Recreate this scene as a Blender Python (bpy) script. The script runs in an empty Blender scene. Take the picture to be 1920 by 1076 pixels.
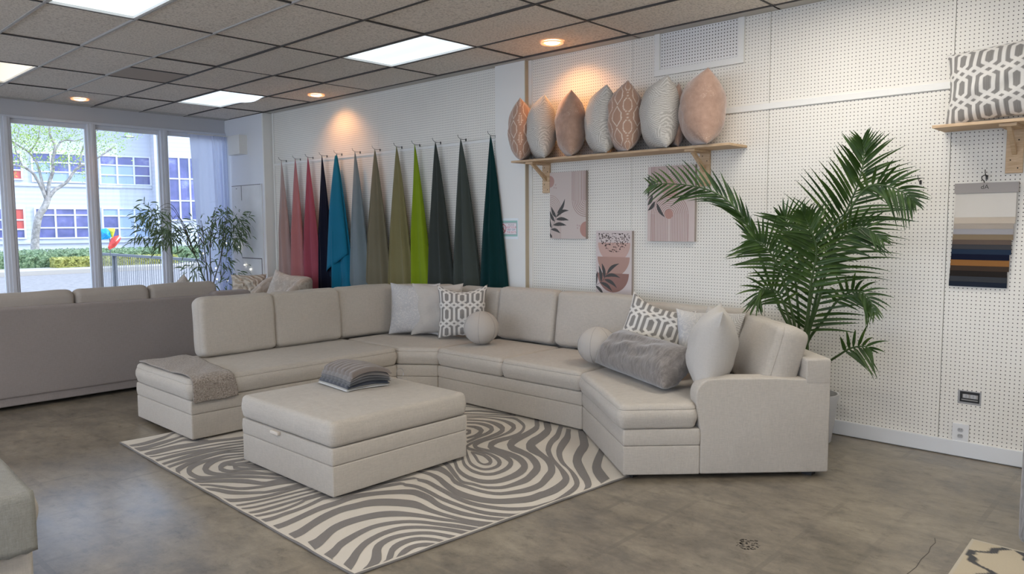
import bpy, bmesh, math, random
from math import sin, cos, pi, sqrt, atan2, exp, floor, radians
from mathutils import Vector, Matrix
SC = bpy.context.scene
COL = SC.collection
random.seed(7)

# ---------------------------------------------------------------- camera
cam_d = bpy.data.cameras.new('camera'); cam = bpy.data.objects.new('camera', cam_d); COL.objects.link(cam)
YAW, PITCH, ROLL = 0.8187, -0.0838, -0.0056
fw = Vector((sin(YAW)*cos(PITCH), cos(YAW)*cos(PITCH), sin(PITCH)))
rt = Vector((cos(YAW), -sin(YAW), 0)); up = rt.cross(fw)
r2 = rt*cos(ROLL)+up*sin(ROLL); u2 = -rt*sin(ROLL)+up*cos(ROLL)
M = Matrix((r2, u2, -fw)).transposed().to_4x4(); M.translation = (-1.7049, -4.8543, 1.533)
cam.matrix_world = M
cam_d.sensor_width = 36; cam_d.lens = 1402/1920*36; cam_d.clip_end = 300; cam_d.clip_start = .05
SC.camera = cam
# ---------------------------------------------------------------- light and exposure
vs = SC.view_settings; vs.view_transform = 'Standard'; vs.look = 'None'; vs.gamma = 1; vs.use_curve_mapping = False
vs.exposure = 0.88
w = bpy.data.worlds.new('sky'); SC.world = w; w.use_nodes = True
nt = w.node_tree; nt.nodes.clear()
wo = nt.nodes.new('ShaderNodeOutputWorld'); bg = nt.nodes.new('ShaderNodeBackground'); sky = nt.nodes.new('ShaderNodeTexSky')
sky.sky_type = 'HOSEK_WILKIE'; sky.sun_direction = Vector((.55, -.62, .6)).normalized(); sky.turbidity = 3; sky.ground_albedo = .4
mx = nt.nodes.new('ShaderNodeMixRGB'); mx.inputs[0].default_value = .62; mx.inputs[2].default_value = (.74, .86, 1.12, 1)
nt.links.new(sky.outputs[0], mx.inputs[1]); nt.links.new(mx.outputs[0], bg.inputs[0]); nt.links.new(bg.outputs[0], wo.inputs[0])
bg.inputs[1].default_value = 3.0
sl = bpy.data.lights.new('sun', 'SUN'); sl.energy = 1.6; sl.angle = .01; sl.color = (1, .95, .86)
so = bpy.data.objects.new('sun', sl); COL.objects.link(so)
so.rotation_euler = Vector((.62, -.60, .62)).to_track_quat('Z', 'Y').to_euler()
PANEL_W, REAR_W, SPOT_W = .62, 7.7, 10.0

# ---------------------------------------------------------------- materials
def mat(name, color=(.5,.5,.5), rough=.8, metal=0, spec=.5, sheen=0, emit=None, estr=0):
    m = bpy.data.materials.new(name); m.use_nodes = True
    b = m.node_tree.nodes['Principled BSDF']
    b.inputs['Base Color'].default_value = (*color, 1); b.inputs['Roughness'].default_value = rough
    b.inputs['Metallic'].default_value = metal; b.inputs['Specular IOR Level'].default_value = spec
    b.inputs['Sheen Weight'].default_value = sheen
    if emit: b.inputs['Emission Color'].default_value = (*emit, 1); b.inputs['Emission Strength'].default_value = estr
    return m
class NT:
    def __init__(s, m): s.m = m; s.t = m.node_tree; s.b = s.t.nodes['Principled BSDF']
    def n(s, ty, **k):
        x = s.t.nodes.new(ty)
        for a, v in k.items(): setattr(x, a, v)
        return x
    def l(s, a, b): s.t.links.new(a, b)
    def coord(s, kind='Object', scale=(1,1,1)):
        c = s.n('ShaderNodeTexCoord'); mp = s.n('ShaderNodeMapping'); mp.inputs['Scale'].default_value = scale
        s.l(c.outputs[kind], mp.inputs[0]); return mp.outputs[0]
    def noise(s, co, scale, detail=3, rough=.5, dist=0):
        x = s.n('ShaderNodeTexNoise'); x.inputs['Scale'].default_value = scale; x.inputs['Detail'].default_value = detail
        x.inputs['Roughness'].default_value = rough; x.inputs['Distortion'].default_value = dist
        if co: s.l(co, x.inputs['Vector'])
        return x.outputs['Fac']
    def ramp(s, f, stops):
        x = s.n('ShaderNodeValToRGB'); e = x.color_ramp.elements
        while len(e) < len(stops): e.new(.5)
        for i, (p, c) in enumerate(stops): e[i].position = p; e[i].color = (*c, 1) if len(c) == 3 else c
        s.l(f, x.inputs[0]); return x.outputs[0]
    def mix(s, f, a, b, mode='MIX'):
        x = s.n('ShaderNodeMixRGB', blend_type=mode)
        for i, v in zip((0, 1, 2), (f, a, b)):
            if isinstance(v, (int, float)): x.inputs[i].default_value = v
            elif isinstance(v, tuple): x.inputs[i].default_value = (*v, 1)
            else: s.l(v, x.inputs[i])
        return x.outputs[0]
    def math(s, op, a, b=0):
        x = s.n('ShaderNodeMath', operation=op)
        for i, v in zip((0, 1), (a, b)):
            if isinstance(v, (int, float)): x.inputs[i].default_value = v
            else: s.l(v, x.inputs[i])
        return x.outputs[0]
    def bump(s, h, strength=.3, dist=.01):
        x = s.n('ShaderNodeBump'); x.inputs['Strength'].default_value = strength; x.inputs['Distance'].default_value = dist
        s.l(h, x.inputs['Height']); s.l(x.outputs[0], s.b.inputs['Normal'])
    def base(s, c): s.l(c, s.b.inputs['Base Color'])
def sc(c, f): return tuple(min(1, v*f) for v in c)
def fabric(name, c, vary=.12, weave=420, slub=True, bump=.25, sheen=.15, rough=.95, blot=2.5):
    m = mat(name, c, rough, spec=.2, sheen=sheen); k = NT(m)
    co = k.coord(scale=(1, 1, 1))
    a = k.noise(k.coord(scale=(1, 1, 7)), 26 if slub else weave, 4, .68)
    a2 = k.noise(k.coord(scale=(8, 8, 1)), 24 if slub else weave, 4, .68)
    s_ = k.math('ADD', a, a2); s_ = k.math('MULTIPLY', s_, .5)
    big = k.noise(co, blot, 3)
    col = k.ramp(s_, [(.3, sc(c, 1-vary)), (.7, sc(c, 1+vary))])
    col = k.mix(.35, col, k.ramp(big, [(.3, sc(c, .92)), (.7, sc(c, 1.08))]))
    k.base(col); fine = k.noise(co, weave, 2)
    k.bump(k.math('ADD', k.math('MULTIPLY', s_, 1.5), fine), bump, .004)
    return m
def colmat(name, rough=.9, sheen=.1, weave=300, bump=.2, vary=.08):
    m = mat(name, (1,1,1), rough, spec=.2, sheen=sheen); k = NT(m)
    a = k.n('ShaderNodeAttribute'); a.attribute_name = 'Col'
    n_ = k.noise(k.coord(), weave, 2)
    k.base(k.mix(1, a.outputs['Color'], k.ramp(n_, [(.3, (1-vary,)*3), (.7, (1,)*3)]), 'MULTIPLY'))
    k.bump(n_, bump, .003); return m

LINEN = (.465, .425, .37)
m_sofa = fabric('oatmeal_linen', LINEN, .20, bump=.35)
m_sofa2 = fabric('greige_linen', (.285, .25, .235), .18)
def wrinkle(m, amt=.35):
    k = NT(m); b0 = [n for n in m.node_tree.nodes if n.type == 'BUMP'][0]
    w1 = k.noise(k.coord(scale=(1, 1, .45)), 4.5, 3, .5, 1.2); x = k.n('ShaderNodeBump'); x.inputs['Strength'].default_value = amt; x.inputs['Distance'].default_value = .03
    k.l(w1, x.inputs['Height']); k.l(x.outputs[0], b0.inputs['Normal'])
wrinkle(m_sofa, .22)
def leafmat(name, stops, tl=.3, scale=9):
    m = mat(name, (.1,.2,.05), .45, spec=.5); k = NT(m); c = k.ramp(k.noise(k.coord(), scale, 3), stops); k.base(c)
    t = k.n('ShaderNodeBsdfTranslucent'); k.l(c, t.inputs[0]); mxs = k.n('ShaderNodeMixShader'); mxs.inputs[0].default_value = tl
    k.l(k.b.outputs[0], mxs.inputs[1]); k.l(t.outputs[0], mxs.inputs[2])
    k.l(mxs.outputs[0], [n for n in m.node_tree.nodes if n.type == 'OUTPUT_MATERIAL'][0].inputs[0]); return m
m_black = mat('black_plastic', (.012,.012,.012), .6)
m_white = mat('white_paint', (.78,.77,.73), .55)
m_wood = mat('pine_wood', (.58,.41,.25), .6); k = NT(m_wood)
g = k.noise(k.coord(scale=(14, 1.2, 14)), 6, 4, .6, 1.2)
k.base(k.ramp(g, [(.3, (.47,.31,.17)), (.7, (.68,.50,.32))])); k.bump(g, .1)
m_dark = mat('dark_metal', (.05,.045,.04), .4, .8)
m_frame = mat('window_frame_paint', (.66,.69,.75), .45)
# pegboard
def pegboard(name, base, pitch=.0254, rad=.14, dark=(.10,.09,.08)):
    m = mat(name, base, .6, spec=.3); k = NT(m)
    c = k.n('ShaderNodeTexCoord'); mp = k.n('ShaderNodeVectorMath', operation='MULTIPLY'); mp.inputs[1].default_value = (0, 1/pitch, 1/pitch)
    k.l(c.outputs['Object'], mp.inputs[0])
    fr = k.n('ShaderNodeVectorMath', operation='FRACTION'); k.l(mp.outputs[0], fr.inputs[0])
    sb = k.n('ShaderNodeVectorMath', operation='SUBTRACT'); sb.inputs[1].default_value = (0, .5, .5); k.l(fr.outputs[0], sb.inputs[0])
    ln = k.n('ShaderNodeVectorMath', operation='LENGTH'); k.l(sb.outputs[0], ln.inputs[0])
    hole = k.math('LESS_THAN', ln.outputs['Value'], rad)
    big = k.noise(k.coord(), 1.3, 4)
    wall = k.ramp(big, [(.3, sc(base, .95)), (.7, sc(base, 1.03))])
    k.base(k.mix(hole, wall, dark))
    k.bump(k.math('SUBTRACT', 1, hole), .5, .003)
    return m
m_peg = pegboard('white_pegboard', (.80,.77,.70))
m_peg2 = pegboard('vent_pegboard', (.78,.765,.74), rad=.19)
m_wall = mat('white_wall_paint', (.78,.77,.73), .6); k = NT(m_wall)
k.base(k.ramp(k.noise(k.coord(), 1.7, 5), [(.3, (.73,.73,.70)), (.7, (.80,.79,.75))]))
m_wallw = mat('cool_wall_paint', (.74,.75,.77), .6)
m_soffit = mat('grey_soffit_paint', (.55,.55,.57), .6)
# ceiling tile
m_tile = mat('mineral_ceiling_tile', (.45,.41,.37), .95, spec=.1); k = NT(m_tile)
n1 = k.noise(k.coord(), 60, 4, .7); n2 = k.noise(k.coord(), 1.1, 3)
c1 = k.ramp(n1, [(.38, (.46,.41,.36)), (.5, (.76,.70,.625)), (.7, (.84,.775,.70))])
k.base(k.mix(.25, c1, k.ramp(n2, [(.3, (.70,.64,.57)), (.7, (.82,.76,.68))]))); k.bump(n1, .4, .004)
m_bar = mat('shadow_gap_bar', (.055,.05,.048), .6)  # dark colour stands in for the shadow gaps around the tiles
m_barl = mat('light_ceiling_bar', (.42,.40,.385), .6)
m_stile = mat('stained_ceiling_tile', (.40,.34,.29), .9)
# floor
m_floor = mat('stained_concrete', (.3,.27,.22), .4, spec=.5); k = NT(m_floor)
co = k.coord()
big = k.noise(co, .55, 5, .62, .2); mid = k.noise(k.coord(scale=(1.5, 1, 1)), 2.6, 8, .72, .15); fine = k.noise(k.coord(scale=(1.7, 1, 1)), 7, 10, .78, .25)
c1 = k.ramp(big, [(.34, (.125,.108,.086)), (.5, (.225,.190,.140)), (.66, (.335,.285,.205))])
c2 = k.ramp(mid, [(.36, (.088,.078,.064)), (.5, (.225,.193,.147)), (.66, (.37,.322,.242))])
cc = k.mix(.5, c1, c2)
cc = k.mix(.6, cc, k.ramp(fine, [(.34, (.22,.21,.20)), (.45, (.72,.72,.72)), (.56, (.92,.92,.92)), (.68, (1.15,1.13,1.10))]), 'MULTIPLY')
# ghost lines of old twelve inch tiles
def ghost(axis):
    sx = k.n('ShaderNodeSeparateXYZ'); wv = k.n('ShaderNodeTexCoord'); k.l(wv.outputs['Object'], sx.inputs[0])
    v = k.math('MULTIPLY', k.math('ADD', sx.outputs[axis], 30.35 if axis == 0 else 30.295), 1/.305)
    f = k.math('FRACT', v); f = k.math('ABSOLUTE', k.math('SUBTRACT', f, .5))
    return k.math('GREATER_THAN', f, .455)
gl = k.math('MAXIMUM', ghost(0), ghost(1)); patch = k.ramp(k.noise(co, .9, 3), [(.36, (.15,.15,.15)), (.52, (1,1,1))])
gl = k.math('MULTIPLY', k.math('MULTIPLY', gl, patch), k.math('MULTIPLY', k.ramp(k.noise(co, 3, 4), [(.38, (0,0,0)), (.62, (1,1,1))]), .42))
cc = k.mix(gl, cc, (.11,.095,.075))
spk = k.noise(co, 38, 3, .7)
cc = k.mix(k.ramp(spk, [(.24, (1,1,1)), (.31, (0,0,0))]), cc, (.075,.065,.055))
k.base(cc)
rr = k.ramp(mid, [(.3, (.33,)*3), (.7, (.50,)*3)]); k.l(rr, k.b.inputs['Roughness'])
k.b.inputs['Coat Weight'].default_value = .45; k.b.inputs['Coat Roughness'].default_value = .2
k.bump(k.math('ADD', k.math('MULTIPLY', fine, .5), mid), .10, .01)
m_base = mat('baseboard_paint', (.72,.73,.73), .5)
# glass: thin clear pane
def glassmat(name, tint=(.95,.98,1), rough=0.0):
    m = bpy.data.materials.new(name); m.use_nodes = True; t = m.node_tree; t.nodes.clear()
    o = t.nodes.new('ShaderNodeOutputMaterial'); mxs = t.nodes.new('ShaderNodeMixShader'); tr = t.nodes.new('ShaderNodeBsdfTransparent')
    gl_ = t.nodes.new('ShaderNodeBsdfGlossy'); fr = t.nodes.new('ShaderNodeFresnel'); fr.inputs[0].default_value = 1.45
    tr.inputs[0].default_value = (*tint, 1); gl_.inputs['Roughness'].default_value = rough
    t.links.new(fr.outputs[0], mxs.inputs[0]); t.links.new(tr.outputs[0], mxs.inputs[1]); t.links.new(gl_.outputs[0], mxs.inputs[2]); t.links.new(mxs.outputs[0], o.inputs[0])
    return m
m_glass = glassmat('clear_glass')
def sheer(name, c, alpha):
    m = bpy.data.materials.new(name); m.use_nodes = True; t = m.node_tree; t.nodes.clear()
    o = t.nodes.new('ShaderNodeOutputMaterial'); a = t.nodes.new('ShaderNodeMixShader'); b = t.nodes.new('ShaderNodeMixShader')
    tr = t.nodes.new('ShaderNodeBsdfTransparent'); d = t.nodes.new('ShaderNodeBsdfDiffuse'); tl = t.nodes.new('ShaderNodeBsdfTranslucent')
    d.inputs[0].default_value = (*c, 1); tl.inputs[0].default_value = (*c, 1); a.inputs[0].default_value = .55; b.inputs[0].default_value = alpha
    t.links.new(d.outputs[0], a.inputs[1]); t.links.new(tl.outputs[0], a.inputs[2])
    t.links.new(tr.outputs[0], b.inputs[1]); t.links.new(a.outputs[0], b.inputs[2]); t.links.new(b.outputs[0], o.inputs[0]); return m
m_sheer = sheer('sheer_curtain', (.66,.70,.84), .93)

# ---------------------------------------------------------------- helpers
class MB:
    def __init__(s): s.v = []; s.f = []; s.mi = []; s.col = None
    def add(s, vs_, fs, mi=0, T=None):
        o = len(s.v)
        s.v += [tuple(T @ Vector(p)) if T else tuple(p) for p in vs_]
        s.f += [tuple(i+o for i in q) for q in fs]; s.mi += [mi]*len(fs); return s
    def box(s, x0, x1, y0, y1, z0, z1, mi=0, T=None):
        v = [(x, y, z) for x in (x0, x1) for y in (y0, y1) for z in (z0, z1)]
        return s.add(v, [(0,1,3,2),(4,6,7,5),(0,4,5,1),(2,3,7,6),(0,2,6,4),(1,5,7,3)], mi, T)
    def prism(s, poly, z0, z1, mi=0, T=None):
        n = len(poly); v = [(x, y, z0) for x, y in poly]+[(x, y, z1) for x, y in poly]
        f = [tuple(range(n))[::-1], tuple(range(n, 2*n))]+[(i, (i+1) % n, n+(i+1) % n, n+i) for i in range(n)]
        return s.add(v, f, mi, T)
    def tube(s, pts, r, n=8, mi=0, T=None, cap=True):
        P = [Vector(p) for p in pts]; R = r if isinstance(r, (list, tuple)) else [r]*len(P); v = []
        a = None
        for i, p in enumerate(P):
            t = (P[min(i+1, len(P)-1)]-P[max(i-1, 0)]).normalized()
            if a is None: a = t.orthogonal().normalized()
            a = (a-t*a.dot(t)).normalized(); b = t.cross(a)
            v += [tuple(p+(a*cos(2*pi*j/n)+b*sin(2*pi*j/n))*R[i]) for j in range(n)]
        f = [(i*n+j, i*n+(j+1) % n, (i+1)*n+(j+1) % n, (i+1)*n+j) for i in range(len(P)-1) for j in range(n)]
        if cap: f += [tuple(range(n))[::-1], tuple(range((len(P)-1)*n, len(P)*n))]
        return s.add(v, f, mi, T)
    def lathe(s, prof, n=24, mi=0, T=None):
        v = [(r*cos(2*pi*j/n), r*sin(2*pi*j/n), z) for r, z in prof for j in range(n)]
        f = [(i*n+j, i*n+(j+1) % n, (i+1)*n+(j+1) % n, (i+1)*n+j) for i in range(len(prof)-1) for j in range(n)]
        return s.add(v, f, mi, T)
    def sphere(s, c, r, n=8, mi=0):
        return s.lathe([(r*sin(pi*i/n)+1e-5, -r*cos(pi*i/n)) for i in range(n+1)], 2*n, mi, Matrix.Translation(c))
    def cushion(s, poly, z0, z1, r=.035, rc=.05, crown=.02, puff=.008, seam=True, mi=0, T=None, wob=.003, res=.05, bottom_crown=0, seed=0):
        # rounded polygonal cushion, poly counter-clockwise
        n = len(poly); out = []
        ar = sum(poly[i][0]*poly[(i+1) % n][1]-poly[(i+1) % n][0]*poly[i][1] for i in range(n))
        if ar < 0: poly = poly[::-1]
        for i in range(n):
            p = Vector(poly[i]); a = Vector(poly[i-1])-p; b = Vector(poly[(i+1) % n])-p
            la, lb = a.length, b.length; a /= la; b /= lb
            ang = max(.2, a.angle(b)); d = min(rc/math.tan(ang/2), la*.45, lb*.45)
            p1 = p+a*d; p2 = p+b*d
            for q in range(6):
                t = q/5; out.append(p1*(1-t)**2+p*2*t*(1-t)+p2*t*t)
        O = []
        for i in range(len(out)):
            a = out[i]; b = out[(i+1) % len(out)]; L = (b-a).length; kx = max(1, int(L/res))
            if L < 1e-6: continue
            O += [a+(b-a)*(t/kx) for t in range(kx)]
        N = len(O); nor = []
        for i in range(N):
            t = O[(i+1) % N]-O[i-1]; t.normalize(); nor.append(Vector((t.y, -t.x)))
        cen = sum(O, Vector((0, 0)))/N
        np_ = len(poly); size = sqrt(abs(ar)/2)
        def cf(p):
            c = 1
            for i in range(np_):
                a = Vector(poly[i]); b = Vector(poly[(i+1) % np_]); t = (b-a).normalized(); d = -((p-a).x*t.y-(p-a).y*t.x)-r
                c *= 1-exp(-max(0, d)/(size*.24))
            return c
        H = z1-z0; rows = []
        for a in (0, 22, 45, 68, 88): rows.append((-r*(1-sin(radians(a))), z0+r*(1-cos(radians(a)))))
        if seam: rows.append((.002, z0+r+.004)); 
        for t in (.3, .5, .7): rows.append((puff*4*t*(1-t), z0+r+(H-2*r)*t))
        if seam: rows += [(.002, z1-r-.006), (-.003, z1-r-.002)]
        for a in (88, 68, 45, 22, 0): rows.append((-r*(1-sin(radians(a))), z1-r*(1-cos(radians(a)))))
        def wb(x, y, z): return wob*(sin(x*9+seed+z*13)+sin(y*11+1.7*seed+x*5)+.6*sin(x*23+y*19+seed))
        v = []
        rings = []
        for ins, z in rows:
            rings.append(len(v)); v += [(O[i].x+nor[i].x*(ins+wb(O[i].x, O[i].y, z)*.5), O[i].y+nor[i].y*(ins+wb(O[i].y, O[i].x, z)*.5), z) for i in range(N)]
        inner = [O[i]-nor[i]*r for i in range(N)]
        for sgn, zz, cr_ in ((1, z1, crown), (-1, z0, bottom_crown)):
            rs = []
            for q in (.97, .92, .86, .78, .69, .59, .48, .36, .24, .12):
                rs.append(len(v)); v += [((cen+(p-cen)*q).x, (cen+(p-cen)*q).y, zz+sgn*cf(cen+(p-cen)*q)*(cr_+wb((cen+(p-cen)*q).x, (cen+(p-cen)*q).y, 0)*(1 if cr_ else 0))) for p in inner]
            v.append((cen.x, cen.y, zz+sgn*(cr_*cf(cen)+(wb(cen.x, cen.y, 0) if cr_ else 0)))); c = len(v)-1
            if sgn == 1: tops, tc = rs, c
            else: bots, bc = rs, c
        f = []
        seq = bots[::-1]+rings+tops
        for a, b in zip(seq[:-1], seq[1:]):
            f += [(a+i, a+(i+1) % N, b+(i+1) % N, b+i) for i in range(N)]
        f += [(tops[-1]+i, tops[-1]+(i+1) % N, tc) for i in range(N)]+[(bots[-1]+(i+1) % N, bots[-1]+i, bc) for i in range(N)]
        return s.add(v, f, mi, T)
    def build(s, name, mats, parent=None, smooth=True, loc=None, rot=None, world=True):
        me = bpy.data.meshes.new(name); off = Vector((0, 0, 0))
        if parent is not None and world:
            off = Vector(parent.location); p = parent.parent
            while p is not None: off += Vector(p.location); p = p.parent
        me.from_pydata([tuple(Vector(p)-off) for p in s.v] if off.length else s.v, [], s.f)
        mats = mats if isinstance(mats, (list, tuple)) else [mats]
        for m in mats: me.materials.append(m)
        me.polygons.foreach_set('material_index', s.mi)
        if s.col:
            ca = me.color_attributes.new('Col', 'FLOAT_COLOR', 'POINT')
            ca.data.foreach_set('color', [c for q in s.col for c in (*q, 1)])
        me.polygons.foreach_set('use_smooth', [smooth]*len(me.polygons)); me.update()
        if smooth == 'auto': pass
        o = bpy.data.objects.new(name, me); COL.objects.link(o)
        if smooth: 
            me.set_sharp_from_angle(angle=radians(50))
        if parent is not None: o.parent = parent
        if loc is not None: o.location = loc
        if rot is not None: o.rotation_euler = rot
        return o
def bevel(o, wd=.004, seg=2):
    m = o.modifiers.new('bevel', 'BEVEL'); m.width = wd; m.segments = seg; m.limit_method = 'ANGLE'; return o
def tag(o, label, cat, group=None, kind=None):
    o['label'] = label
    if cat: o['category'] = cat
    if group: o['group'] = group
    if kind: o['kind'] = kind
    return o
def thing(name, label, cat, loc=(0,0,0), group=None, rotz=0):
    o = bpy.data.objects.new(name, None); COL.objects.link(o); o.location = loc; o.rotation_euler = (0, 0, rotz)
    o.empty_display_size = .1
    return tag(o, label, cat, group)
def struct(o): o['kind'] = 'structure'; return o
def copy_tree(o, parent=None):
    c = o.copy(); COL.objects.link(c)
    if parent is not None: c.parent = parent
    for ch in list(o.children): copy_tree(ch, c)
    return c
def text_mesh(txt, size):
    cu = bpy.data.curves.new('t', 'FONT'); cu.body = txt; cu.size = size; cu.align_x = 'CENTER'; cu.align_y = 'CENTER'
    ob = bpy.data.objects.new('t', cu); me = bpy.data.meshes.new_from_object(ob)
    vv = [tuple(v.co) for v in me.vertices]; ff = [tuple(p.vertices) for p in me.polygons]
    bpy.data.objects.remove(ob); bpy.data.curves.remove(cu); bpy.data.meshes.remove(me); return vv, ff
# wall plane helper: (s, z) with s to the right as seen from the room -> x = X, y = Y - s
def onwall(X, Y, Z): return Matrix(((0,0,-1,X),(-1,0,0,Y),(0,1,0,Z),(0,0,0,1)))

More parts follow.
